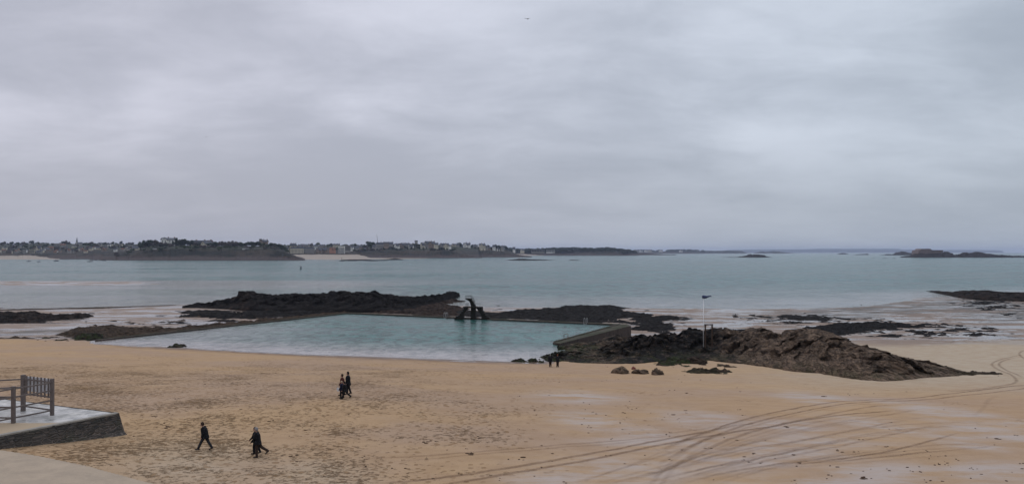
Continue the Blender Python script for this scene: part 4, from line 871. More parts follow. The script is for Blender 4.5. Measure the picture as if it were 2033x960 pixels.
# ------------------------------------------------------------------ far shore: land
def m_land(nb, b):
    z = nb.node('ShaderNodeSeparateXYZ'); nb.l.new(nb.pos(), z.inputs[0]); zz = z.outputs[2]
    n = nb.noise(nb.pos((.03, .03, .05)), 1, 6, .65); f = nb.noise(nb.pos((.15, .15, .3)), 1, 5, .7)
    zr_ = nb.math('ADD', zz, nb.math('MULTIPLY', nb.math('SUBTRACT', n, .5), 22.)); big = nb.noise(nb.pos((.012, .02, .03)), 1, 5, .7)
    rock = nb.mix(nb.rng(f, .3, .7), (.02, .015, .0145), (.07, .048, .042)); scrub = nb.mix(nb.rng(big, .42, .6), (.006, .008, .006), (.042, .032, .023)); top = nb.mix(nb.rng(f, .3, .7), (.011, .017, .008), (.034, .036, .02))
    c = nb.mix(nb.rng(zr_, 6, 13), rock, scrub); c = nb.mix(nb.rng(zr_, 22, 32), c, top)
    c = nb.mix(nb.rng(zz, 2.2, .6), c, (.025, .02, .02))
    c = nb.mix(nb.rng(nb.attr('sandy'), .35, .6), c, (.31, .26, .215))
    nb.put(b.inputs['Base Color'], c); b.inputs['Roughness'].default_value = .9; b.inputs['Specular IOR Level'].default_value = .2
    nb.put(b.inputs['Normal'], nb.bump(f, 1.5))
M_LAND = material('far_land', m_land)
def zp(py, Y): return H-(py-HY)*Y/F
SEG = {}
def land(name, st, sandy=None, rough=1.):
    """st: {px: [(Y, z), ...]} with the same number of nodes in every station"""
    ks = sorted(st); K = len(st[ks[0]]); px = np.linspace(ks[0], ks[-1], max(30, int((ks[-1]-ks[0])*1.2)))
    Yn = np.array([np.interp(px, ks, [st[k][i][0] for k in ks]) for i in range(K)]); Zn = np.array([np.interp(px, ks, [st[k][i][1] for k in ks]) for i in range(K)])
    t = np.linspace(0, K-1, (K-1)*12+1); ti = np.minimum(t.astype(int), K-2); tf = (t-ti)[:, None]
    Y = Yn[ti]*(1-tf)+Yn[ti+1]*tf; Z = Zn[ti]*(1-tf)+Zn[ti+1]*tf; PXg = np.broadcast_to(px, Y.shape); X = (PXg-CX)/F*Y
    sc = Y.mean()/2000.; wob = (fbm(PXg/10, PXg*0+SEGN[0]*3.1, 4, 7)-.5)*30*sc*rough; Y2 = Y+wob
    Z2 = Z+(fbm(X/34, Y/34, 4, 12)-.5)*9*rough*sstep(.5, 9, Z)+(fbm(X/9, Y/9, 3, 14)-.5)*3.5*rough*sstep(0, 4, Z)
    SEGN[0] += 1
    sa = np.zeros(Y.shape)
    if sandy: 
        for (a, b_, zlo, zhi) in sandy: sa = np.maximum(sa, sstep(a-4, a, PXg)*sstep(zlo-1, zlo, Z)*sstep(1.2, 0, Z-zhi*np.clip((b_-PXg)/55, -1, 1)+(fbm(X/40, Y/40, 3, 8)-.5)*2))
    o = link_mesh('hills', np.stack([X, Y2, Z2], -1).reshape(-1, 3), grid_faces(*Y.shape), M_LAND, attrs=dict(sandy=sa)); tag(o, kind='structure')
    SEG[name] = (px, Y2, Z2)
SEGN = [0]
def landz(seg, px, Y):
    P, YY_, Z_ = SEG[seg]; j = int(np.clip(np.searchsorted(P, px), 0, len(P)-1)); return float(np.interp(Y, YY_[:, j], Z_[:, j]))
def std(Yw, c, dc, bk, db, shelf=.30): 
    zc = zp(c, Yw+dc); return [(Yw-8, -2), (Yw, .3), (Yw+.55*dc, max(1., zc*shelf)), (Yw+dc, zc), (Yw+db, max(zp(bk, Yw+db), zc*.6)), (Yw+db+450, max(zp(bk, Yw+db)*.8, 1)), (Yw+db+600, -3)]
land('left_town', {-80: std(2000, 503, 220, 484, 1000), 0: std(2000, 503, 220, 484, 1000), 60: std(1990, 503.5, 220, 484, 1000), 125: std(1985, 504, 200, 484, 1000), 150: std(2050, 504, 160, 484, 1000), 200: std(2000, 503, 140, 484, 1000), 250: std(1900, 502, 200, 484, 1050), 330: std(1900, 500, 240, 485, 1050)}, sandy=[(-80, 118, -.2, 9)], rough=.6)
land('headland', {180: std(1800, 516.4, 40, 516, 80), 196: std(1790, 513.5, 40, 512.5, 200), 215: std(1775, 510, 60, 507, 300), 240: std(1765, 505, 80, 500, 400), 262: std(1750, 501, 90, 494, 400), 300: std(1730, 496, 110, 487, 330), 340: std(1720, 493.5, 110, 486, 330), 400: std(1720, 492.5, 110, 487, 330), 470: std(1720, 493, 110, 488, 330), 540: std(1720, 494, 90, 488, 300), 560: std(1722, 498, 70, 493, 220), 572: std(1724, 504, 55, 502, 160), 590: std(1728, 510, 40, 510, 90), 606: std(1735, 515.5, 25, 515.5, 50)}, rough=.8)
def bch(Yw, top=15, bk=487): return [(Yw-8, -2), (Yw, .2), (Yw+280, 2.4), (2400, 8), (2455, 13.5), (3000, zp(bk, 3000)), (3500, zp(bk, 3000)*.7), (3600, -3)]
land('beach_town', {540: bch(1980), 600: bch(1965), 660: bch(1965), 700: bch(1990, 12), 735: [(2040, -2), (2060, .1), (2200, .5), (2330, .8), (2400, 1), (3000, zp(487, 3000)), (3500, 20), (3600, -3)], 830: [(2150, -2), (2200, .1), (2260, .4), (2350, .3), (2420, .2), (3000, zp(487, 3000)), (3500, 20), (3600, -3)], 900: [(2300, -2), (2340, -.5), (2360, -.5), (2440, -1), (2455, -1), (3000, zp(489, 3000)), (3500, 20), (3600, -3)], 950: [(2360, -3), (2400, -3), (2420, -3), (2440, -2), (2455, 0), (3000, zp(492, 3000)), (3500, 10), (3600, -3)]}, sandy=[(540, 900, -1, 10.5)], rough=.35)
land('villa_cliff', {668: std(2480, 509, 50, 506, 160), 690: std(2400, 506, 70, 500, 260), 720: std(2380, 501, 100, 492, 380), 760: std(2380, 499, 110, 489, 400), 830: std(2390, 497, 100, 488, 400), 880: std(2400, 497, 100, 489, 400), 905: std(2420, 501, 80, 493, 350), 930: std(2430, 507, 60, 504, 200), 957: std(2440, 511.3, 25, 511.4, 60)}, rough=.8)
land('villa_cliff_far', {860: std(2800, 502, 120, 491, 400), 880: std(2800, 500, 120, 489, 400), 930: std(2800, 498, 120, 489.5, 400), 980: std(2800, 499, 110, 491, 400), 1005: std(2790, 503, 90, 496, 300), 1030: std(2790, 507, 50, 506, 160), 1056: std(2800, 509.6, 25, 509.8, 60)}, rough=.8)
land('wooded_point', {940: std(4100, 506, 160, 495, 600), 985: std(4100, 503.5, 160, 493.5, 600), 1040: std(4050, 503.3, 200, 494, 600), 1090: std(4100, 502.5, 160, 494, 600), 1160: std(4150, 501, 150, 493, 600), 1215: std(4150, 500, 150, 493, 600), 1245: std(4200, 502, 120, 496, 500), 1268: std(4250, 505, 60, 503, 300)}, sandy=[(985, 1082, -.3, 8)], rough=.8)
land('low_point', {1150: std(4700, 504.6, 60, 504, 200), 1200: std(4700, 504.4, 60, 503.5, 200), 1240: std(4700, 504.8, 60, 505, 200), 1262: std(4700, 502.5, 60, 502, 200), 1280: std(4700, 502.5, 60, 502.3, 200), 1300: std(4700, 504, 60, 504, 200), 1318: std(4700, 504.9, 40, 505, 120), 1338: std(4700, 505.9, 20, 506, 60)}, rough=.6)
land('far_wood', {1235: std(8900, 500, 200, 498.5, 700), 1300: std(8900, 500.6, 200, 499, 700), 1390: std(9000, 500, 200, 498.5, 700), 1402: std(9100, 502, 150, 501, 600)}, rough=.7)
H2 = [(1388, 500), (1395, 497), (1420, 497.6), (1443, 497), (1460, 497.2), (1472, 498), (1485, 502.2), (1495, 502.4), (1514, 498.4), (1523, 500), (1536, 498), (1554, 500), (1570, 502), (1587, 503.2), (1592, 503.7)]
land('far_islands', {a: std(10500, b_+.8, 60, b_, 260, .5) for a, b_ in H2}, rough=.8)
H3 = [(1440, 496), (1500, 495), (1600, 494.6), (1622, 493.7), (1780, 493.5), (1790, 495), (1870, 495.6), (1968, 496), (1990, 497), (1996, 502.6)]
land('horizon_hills', {a: [(26600, -2), (26650, 6), (26900, zp(b_+2, 26900)), (28000, zp(b_, 28000)), (28500, -3)] for a, b_ in H3}, rough=.5)

# ------------------------------------------------------------------ islets and sea rocks
M_ISLET = rockmat('islet_rock', (.03, .026, .027), (.085, .066, .06))
def islet(name, Yw, tops, dep, label, cat='islet', group=None):
    P = [a for a, _ in tops]; px = np.linspace(P[0], P[-1], max(26, int((P[-1]-P[0])*3))); tpy = np.interp(px, P, [b_ for _, b_ in tops])
    v = np.linspace(0, 1, 25); V, PXg = np.meshgrid(v, px, indexing='ij'); ht = np.maximum(zp(tpy, Yw+dep*.45), .1); wf = np.clip(ht/ht.max(), .15, 1)**.6
    Y = Yw+dep*(.45+(V-.45)*wf); X = (PXg-CX)/F*Y; pr = np.where(V < .45, sstep(0, .45, V)**.7, sstep(1, .45, V)); Z = ht*pr
    f, c = facet(X, Y, Z, dep*.13, 2); f2, c2 = facet(X, Y, Z, dep*.05, 6); Z = Z+(f*.35+f2*.5)*np.clip(Z/2, 0, 1)*(1-.5*np.exp(-((V-.45)/.1)**2)); Z = np.where((V == 0) | (V == 1), -1, Z)
    o = link_mesh(name, np.stack([X, Y, Z], -1).reshape(-1, 3), grid_faces(*V.shape), M_ISLET, attrs=dict(bare=.45+0*Z, alga=0*Z, crack=.5*(1-c))); tag(o, label, cat, group); return o
islet('rocky_island', 2660, [(1786, 510.5), (1795, 508.6), (1806, 507), (1816, 503.8), (1824, 502.6), (1872, 502.6), (1875, 499.2), (1883, 500), (1895, 505), (1904, 505), (1912, 501.2), (1921, 501), (1924.5, 502.5), (1936, 499.6), (1954, 502), (1960, 503.5), (1967, 504), (1982, 506), (2004, 507), (2033, 508), (2110, 508), (2130, 511)], 90, 'long dark rocky island at the right carrying the stone fort', 'island')
islet('rocky_islet', 4600, [(1748, 506.3), (1760, 504.6), (1773, 505), (1778, 501.5), (1783, 500), (1790, 499), (1798, 500), (1806, 502), (1822, 504.6), (1832, 506.3)], 120, 'domed grey islet half hidden left of the fort island')
islet('rocky_islet', 2750, [(1424, 510.8), (1445, 510), (1466, 509.6), (1480, 507.6), (1486, 505), (1490, 504), (1494, 505.4), (1503, 505), (1512, 505.6), (1519, 507), (1524, 509.4), (1536, 510.8)], 60, 'dark humped islet alone in the middle of the right sea')
islet('rocky_islet', 4900, [(1329, 506), (1335, 505), (1339, 504.6), (1343, 505.8)], 30, 'tiny low rock just right of the low reddish point')
islet('rocky_islet', 6500, [(1662, 504.4), (1668, 502.6), (1672, 501.6), (1678, 502.4), (1685, 504.4)], 60, 'small flat islet before the pale horizon hills')
islet('rocky_islet', 5200, [(1692, 505.6), (1700, 505), (1714, 504), (1722, 503.6), (1726, 505.6)], 60, 'low thin reef left of the domed islet')
islet('rocky_islet', 2300, [(1729, 512.5), (1733, 512), (1737, 512.5)], 10, 'leftmost of three tiny rocks awash left of the fort', 'rock', 'tiny rocks awash by the fort')
islet('rocky_islet', 2300, [(1751, 512.5), (1756, 511.8), (1763, 512.5)], 10, 'middle of three tiny rocks awash left of the fort', 'rock', 'tiny rocks awash by the fort')
islet('rocky_islet', 2300, [(1773, 512.5), (1775, 511.8), (1778, 512.5)], 10, 'rightmost of three tiny rocks awash left of the fort', 'rock', 'tiny rocks awash by the fort')
islet('sea_reef', 1630, [(672, 517.8), (676, 516.6), (679, 515.6), (682, 516.6), (686, 517.8)], 14, 'small pointed reef carrying the left beacon', 'reef')
islet('sea_reef', 1650, [(690, 517.4), (695, 516.2), (703, 516), (710, 517)], 12, 'low dark reef just right of the left beacon', 'reef')
islet('sea_reef', 1700, [(681, 515.6), (700, 514.6), (728, 514.8), (740, 515.6), (760, 516), (770, 516.6)], 20, 'long thin reef behind the pointed reef off the town beach', 'reef')
islet('sea_reef', 1640, [(724, 517.6), (734, 516.6), (742, 516.2), (751, 517.6)], 14, 'low dark reef in the middle of the row off the town beach', 'reef')
islet('sea_reef', 1850, [(754, 515.6), (764, 514.8), (775, 513.4), (784, 512.4), (794, 513.4), (802, 515.6)], 24, 'dark reef carrying the middle beacon off the cliff', 'reef')
islet('sea_reef', 1760, [(1003, 516.4), (1012, 515.2), (1022, 514.4), (1030, 513.2), (1042, 513.2), (1052, 514.4), (1080, 515), (1104, 516.4)], 24, 'long low reef carrying the right beacon', 'reef')
islet('sea_reef', 1760, [(1128, 516.4), (1135, 515.4), (1144, 515.4), (1153, 516.4)], 14, 'short low reef right of the beacon reef', 'reef')
for px, y0, y1, Y, lb in ((678.5, 516, 510.6, 1637, 'left'), (784, 513, 508.4, 1860, 'middle'), (1030.5, 513.8, 508.6, 1768, 'right')):
    s_ = Y/F; rt = empty('beacon', ((px-CX)*s_, Y, zp(y0, Y))); tag(rt, 'thin dark beacon on a reef off the far shore, %s of three' % ('leftmost' if lb == 'left' else 'middle' if lb == 'middle' else 'rightmost'), 'beacon', 'reef beacons')
    h = (y0-y1)*s_; MB().tube((0, 0, -1), (0, 0, h*.75), .55, .35, 8).build('mast', M_RUST, rt); MB().tube((0, 0, h*.72), (0, 0, h), .9, .1, 8).build('topmark', M_RUST, rt)

# ------------------------------------------------------------------ fort
M_FORT = simple('fort_stone', (.15, .115, .105), .9, .35, .12)
Yf = 2700.; sf = Yf/F
def fp(px, py): return ((px-CX)*sf, H-(py-HY)*sf)
ft = empty('fort', (fp(1848, 503)[0], Yf, fp(1848, 503)[1])); tag(ft, 'low stone fort with a raised left block on the rocky island', 'fort')
def fo(px): return (px-1848)*sf
def fz(py): return (503-py)*sf
def slab(name, P, y0, y1):
    mb = MB(); k = len(P); vs = [(fo(a), y0, fz(b_)) for a, b_ in P]+[(fo(a), y1, fz(b_)) for a, b_ in P]; mb.add(vs, [tuple(range(k)), tuple(range(2*k-1, k-1, -1))]+[(i, k+i, k+(i+1) % k, (i+1) % k) for i in range(k)])
    o = mb.build(name, M_FORT, ft); bm = bmesh.new(); bm.from_mesh(o.data); bmesh.ops.recalc_face_normals(bm, faces=bm.faces); bm.to_mesh(o.data); bm.free()
slab('rampart', [(1822.5, 505.5), (1872.3, 505.5), (1872.3, 496.3), (1824, 496.3), (1822.5, 499)], 0, 42)
slab('keep', [(1820, 505.5), (1846, 505.5), (1850, 496.6), (1845.5, 493.4), (1828.5, 493.4), (1825.5, 496.4), (1822, 501)], -5, 34)
for k in range(8):
    x = fo(1851+k*2.6); MB().box((x-.6, -.25, fz(499.2)), (x+.6, .1, fz(498.2))).build('embrasure', M_BLACK, ft)
MB().bar((fo(1822.5), -.4, fz(496.6)), (fo(1872.3), -.4, fz(496.6)), .8, .5).build('cordon', M_FORT, ft)

# ------------------------------------------------------------------ trees
def folmat(name, a, b_):
    def fn(nb, bs):
        n = nb.noise(nb.obj((.35, .35, .35)), 1, 4, .7); oi = nb.node('ShaderNodeObjectInfo').outputs['Random']
        c = nb.mix(n, a, b_); c = nb.mix(nb.math('MULTIPLY', oi, .35), c, tuple(q*1.7 for q in b_))
        nb.put(bs.inputs['Base Color'], c); bs.inputs['Roughness'].default_value = .9; bs.inputs['Specular IOR Level'].default_value = .15
    return material(name, fn)
M_EVER = folmat('evergreen_foliage', (.010, .016, .009), (.028, .038, .02)); M_GREEN = folmat('green_foliage', (.022, .034, .014), (.05, .062, .028)); M_BARE = folmat('bare_twigs', (.035, .03, .028), (.075, .06, .055)); M_TRUNK = simple('bark', (.07, .055, .045), .9, .3)
def crown_arrays(kind, seed, n=330):
    r = random.Random(seed); V = []; Fs = []
    if kind == 'round': lobes = [((r.uniform(-.3, .3), r.uniform(-.3, .3), r.uniform(.45, .78)), r.uniform(.17, .28)) for _ in range(9)]
    elif kind == 'pine': lobes = [((r.uniform(-.42, .42), r.uniform(-.42, .42), r.uniform(.72, .85)), r.uniform(.13, .2)) for _ in range(9)]
    elif kind == 'tall': lobes = [((r.uniform(-.07, .07), r.uniform(-.07, .07), .2+.07*i), .15-.009*i) for i in range(11)]
    elif kind == 'wide': lobes = [((r.uniform(-.6, .6), r.uniform(-.4, .4), r.uniform(.3, .7)), r.uniform(.18, .3)) for _ in range(12)]
    else: lobes = [((r.uniform(-.34, .34), r.uniform(-.34, .34), r.uniform(.42, .8)), r.uniform(.15, .26)) for _ in range(9)]
    for c, rad in lobes:                      # inner masses, rough
        o = len(V); m = 6; k = 5
        for i in range(k+1):
            for j in range(m):
                t = math.pi*i/k; p = 2*math.pi*(j+r.uniform(-.3, .3))/m; q = rad*.74*r.uniform(.7, 1.1); V.append((c[0]+q*math.sin(t)*math.cos(p), c[1]+q*math.sin(t)*math.sin(p), c[2]+q*math.cos(t)))
        for i in range(k):
            for j in range(m): Fs.append((o+i*m+j, o+i*m+(j+1) % m, o+(i+1)*m+(j+1) % m, o+(i+1)*m+j))
    for _ in range(n):
        c, rad = r.choice(lobes); d_ = Vector((r.gauss(0, 1), r.gauss(0, 1), r.gauss(0, 1))).normalized(); p = Vector(c)+d_*rad*r.uniform(.75, 1.12); s_ = r.uniform(.025, .06)
        a = d_.orthogonal().normalized()*s_; b_ = d_.cross(a).normalized()*s_*r.uniform(.6, 1.2); tl = d_*s_*r.uniform(-.8, .8); o = len(V); V += [tuple(p-a-b_), tuple(p+a-b_+tl), tuple(p+a+b_), tuple(p-a+b_-tl)]; Fs.append((o, o+1, o+2, o+3))
    return V, Fs
TK = {}
for kind, mt in (('round', M_EVER), ('round', M_GREEN), ('pine', M_EVER), ('tall', M_EVER), ('wide', M_GREEN), ('bare', M_BARE), ('round', M_EVER), ('wide', M_BARE)):
    i = len(TK); V, Fs = crown_arrays(kind, 40+i); TK[i] = (kind, mt, V, Fs)
TPROTO = {}
NAMES = {0: 'evergreen_tree', 1: 'green_tree', 2: 'pine_tree', 3: 'cypress_tree', 4: 'spreading_tree', 5: 'bare_tree', 6: 'evergreen_tree', 7: 'bare_tree'}
def tree(px, Y, z, h, kind, label, group, wsc=1.):
    if kind not in TPROTO:
        rt = empty(NAMES[kind]); _, mt, V, Fs = TK[kind]; c = link_mesh('crown', V, Fs, mt, rt)
        mb = MB(); mb.tube((0, 0, -.25), (0, 0, .35), .035, .025, 7)
        for a in range(4): mb.tube((0, 0, .3+.04*a), (.22*math.cos(a*1.6), .22*math.sin(a*1.6), .55+.05*a), .018, .008, 5)
        mb.build('trunk', M_TRUNK, rt); TPROTO[kind] = rt; o = rt
    else: o = copy_tree(TPROTO[kind])
    o.location = ((px-CX)/F*Y, Y, z); o.scale = (h*wsc, h*wsc, h); o.rotation_euler = (0, 0, random.uniform(0, 6.28)); tag(o, label, 'tree', group); return o
def tree_top(seg, px, top, Y, kind, label, group, wsc=1., hmin=5., sink=0):
    z = landz(seg, px, Y)-sink; zt_ = zp(top, Y); return tree(px, Y, z, max(hmin, zt_-z), kind, label, group, wsc)
KL = {0: 'dark rounded evergreen tree', 1: 'green leafy tree', 2: 'flat topped pine tree', 3: 'slim dark cypress', 4: 'low spreading green tree', 5: 'bare brown tree', 6: 'dark rounded evergreen tree', 7: 'spreading bare brown tree'}
# headland skyline, drawn from the photograph's silhouette
for px, tp_, k, ws_ in ((280.5, 478.5, 0, .8), (290, 475, 0, 1.), (297, 474.5, 6, 1.), (305, 476, 5, 1.1), (312, 475, 5, 1.), (318, 479, 7, 1.), (350.5, 471.5, 3, 1.6), (346, 478, 0, .9), (360, 473.8, 0, 1.1), (368, 473.4, 6, 1.2), (376, 475.5, 0, 1.), (425, 478.5, 0, .9), (431, 480, 1, 1.), (437, 478.5, 5, 1.), (444, 477.6, 5, 1.1), (451, 478, 5, 1.1), (458, 478.4, 7, .9), (464, 477, 5, 1.1), (471, 478.4, 5, 1.), (480, 479.6, 0, 1.), (487, 480.6, 0, 1.), (495, 478.6, 6, 1.1), (503, 478.6, 0, 1.1), (511, 478, 6, 1.), (537, 481, 0, 1.), (544, 483, 6, 1.), (551, 483, 0, 1.), (558, 483.4, 6, 1.1), (564, 487.5, 0, 1.1), (569, 493, 1, 1.1)):
    tree_top('headland', px, tp_, 1725+random.uniform(190, 260), k, KL[k]+' on the skyline of the headland', 'trees on the headland', ws_)
for i in range(60):
    px = random.uniform(225, 566); Y = 1720+random.uniform(95, 190); k = random.choice([0, 1, 4, 4, 7, 7, 1]); z = landz('headland', px, Y); tree(px, Y, z-1, random.uniform(4, 9), k, KL[k]+' low on the slope of the headland', 'trees on the headland', 1.3)
for i in range(40):
    px = 278+i*7.2+random.uniform(-3, 3); Y = 1725+random.uniform(200, 300); k = random.choice([0, 0, 6, 5, 7, 1]); z = landz('headland', px, Y); tree(px, Y, z-1, random.uniform(9, 13), k, KL[k]+' among the villas on top of the headland', 'trees on the headland', 1.35)
def scatter(seg, n, p0, p1, Y0, Y1, h0, h1, place, kinds, group, sink=.5):
    for i in range(n):
        px = p0+(p1-p0)*(i+random.random())/n; Y = random.uniform(Y0, Y1)
        k = random.choice(kinds); tree(px, Y, landz(seg, px, Y)-sink, random.uniform(h0, h1), k, KL[k]+' '+place, group, random.uniform(.9, 1.3))
scatter('left_town', 74, -10, 285, 2290, 2950, 8, 15, 'among the houses of the left shore town', [0, 0, 1, 5, 5, 4, 7, 6, 3], 'trees in the left shore town')
for px, t_ in ((8, 478.5), (22, 479), (35, 480), (47, 479), (62, 476.5), (76, 479.5), (125, 478), (130, 476.5), (136, 479), (228, 481.5)): tree_top('left_town', px, t_, 2900, random.choice([0, 6, 5]), 'dark tree on the skyline above the left shore town', 'trees in the left shore town', 1.1)
scatter('beach_town', 20, 572, 700, 2550, 2950, 12, 18, 'behind the hotels of the beach town', [0, 0, 1, 5, 6], 'trees behind the beach town')
scatter('villa_cliff', 42, 700, 905, 2500, 2600, 7, 13, 'on the slope below the cliff villas', [0, 0, 1, 6, 4, 7, 3], 'trees on the villa cliff')
scatter('villa_cliff', 28, 712, 895, 2640, 2760, 12, 18, 'between the villas on the cliff top', [0, 0, 6, 5, 1, 3], 'trees on the villa cliff')
for px, t_ in ((700, 482.5), (721, 484), (735, 478), (738, 478.5), (757, 485), (806, 482), (816, 483), (853, 478.4)): tree_top('villa_cliff', px, t_, 2700, random.choice([0, 6]), 'tall dark evergreen on the skyline of the villa cliff', 'trees on the villa cliff', 1.1)
scatter('villa_cliff_far', 34, 885, 1000, 2930, 3180, 8, 15, 'between the villas on the farther cliff', [0, 0, 6, 1, 4, 5, 3], 'trees on the farther cliff')
for px, t_ in ((913, 480.5), (940, 484), (985, 484.5), (992, 486), (1004, 487)): tree_top('villa_cliff_far', px, t_, 3080, 0, 'dark evergreen on the skyline of the farther cliff', 'trees on the farther cliff', 1.1)
# every tree gets its place along its row
BY = {}
for o in list(COL.objects):
    if o.get('category') == 'tree': BY.setdefault(o['label'].split(' tree ')[-1] if ' tree ' in o['label'] else o['label'].split('cypress ')[-1].split('skyline ')[-1], []).append(o)
for k_, L_ in BY.items():
    L_.sort(key=lambda o: o.location.x/o.location.y)
    for i, o in enumerate(L_): o['label'] = '%s: %s' % (ordinal(i)+' from left', o['label'])
# continuous far woods
def wood(seg, p0, p1, n, Y0, dY, tops, label):
    V, Fs = [], []; r = random.Random(int(p0)); AV = [np.array(TK[k][2]) for k in range(8)]
    for i in range(n):
        px = r.uniform(p0, p1); Y = Y0+r.random()*dY; k = r.choice([0, 1, 4, 6]); z = landz(seg, px, Y); tp_ = np.interp(px, [a for a, _ in tops], [b_ for _, b_ in tops])+r.uniform(-.3, 2.2); h = max(6, zp(tp_, Y)-z); o = len(V)
        A = AV[k]*np.array([h*1.2, h*1.2, h]); a = r.uniform(0, 6.28); ca, sa_ = math.cos(a), math.sin(a); A = np.stack([A[:, 0]*ca-A[:, 1]*sa_, A[:, 0]*sa_+A[:, 1]*ca, A[:, 2]], 1)+np.array([(px-CX)/F*Y, Y, z-h*.18]); V += list(map(tuple, A)); Fs += [tuple(q+o for q in f) for f in TK[k][3]]
    o = link_mesh('far_wood', V, Fs, M_EVER); tag(o, label, 'wood', kind='stuff')
wood('wooded_point', 990, 1262, 170, 4280, 260, [(990, 487.5), (1010, 488), (1040, 490.5), (1080, 490), (1100, 488.5), (1135, 488), (1160, 488.6), (1180, 489), (1190, 487.8), (1205, 487.3), (1225, 489.5), (1240, 491.5), (1262, 495)], 'continuous dark wood along the distant point beyond the cliffs')
wood('far_wood', 1240, 1400, 90, 9250, 400, [(1240, 494), (1262, 494), (1275, 493), (1300, 494), (1340, 493), (1360, 492), (1380, 493.5), (1392, 493), (1400, 497)], 'hazy blue wood on the far low coast')
wood('left_town', -40, 330, 120, 2950, 120, [(-40, 480), (60, 480), (150, 481.2), (250, 482), (330, 483)], 'wooded ridge line behind the left shore town')
wood('beach_town', 560, 980, 130, 2980, 120, [(560, 487), (640, 486), (700, 486.6), (800, 485), (880, 486), (980, 489)], 'wooded ridge line behind the beach town and cliffs')

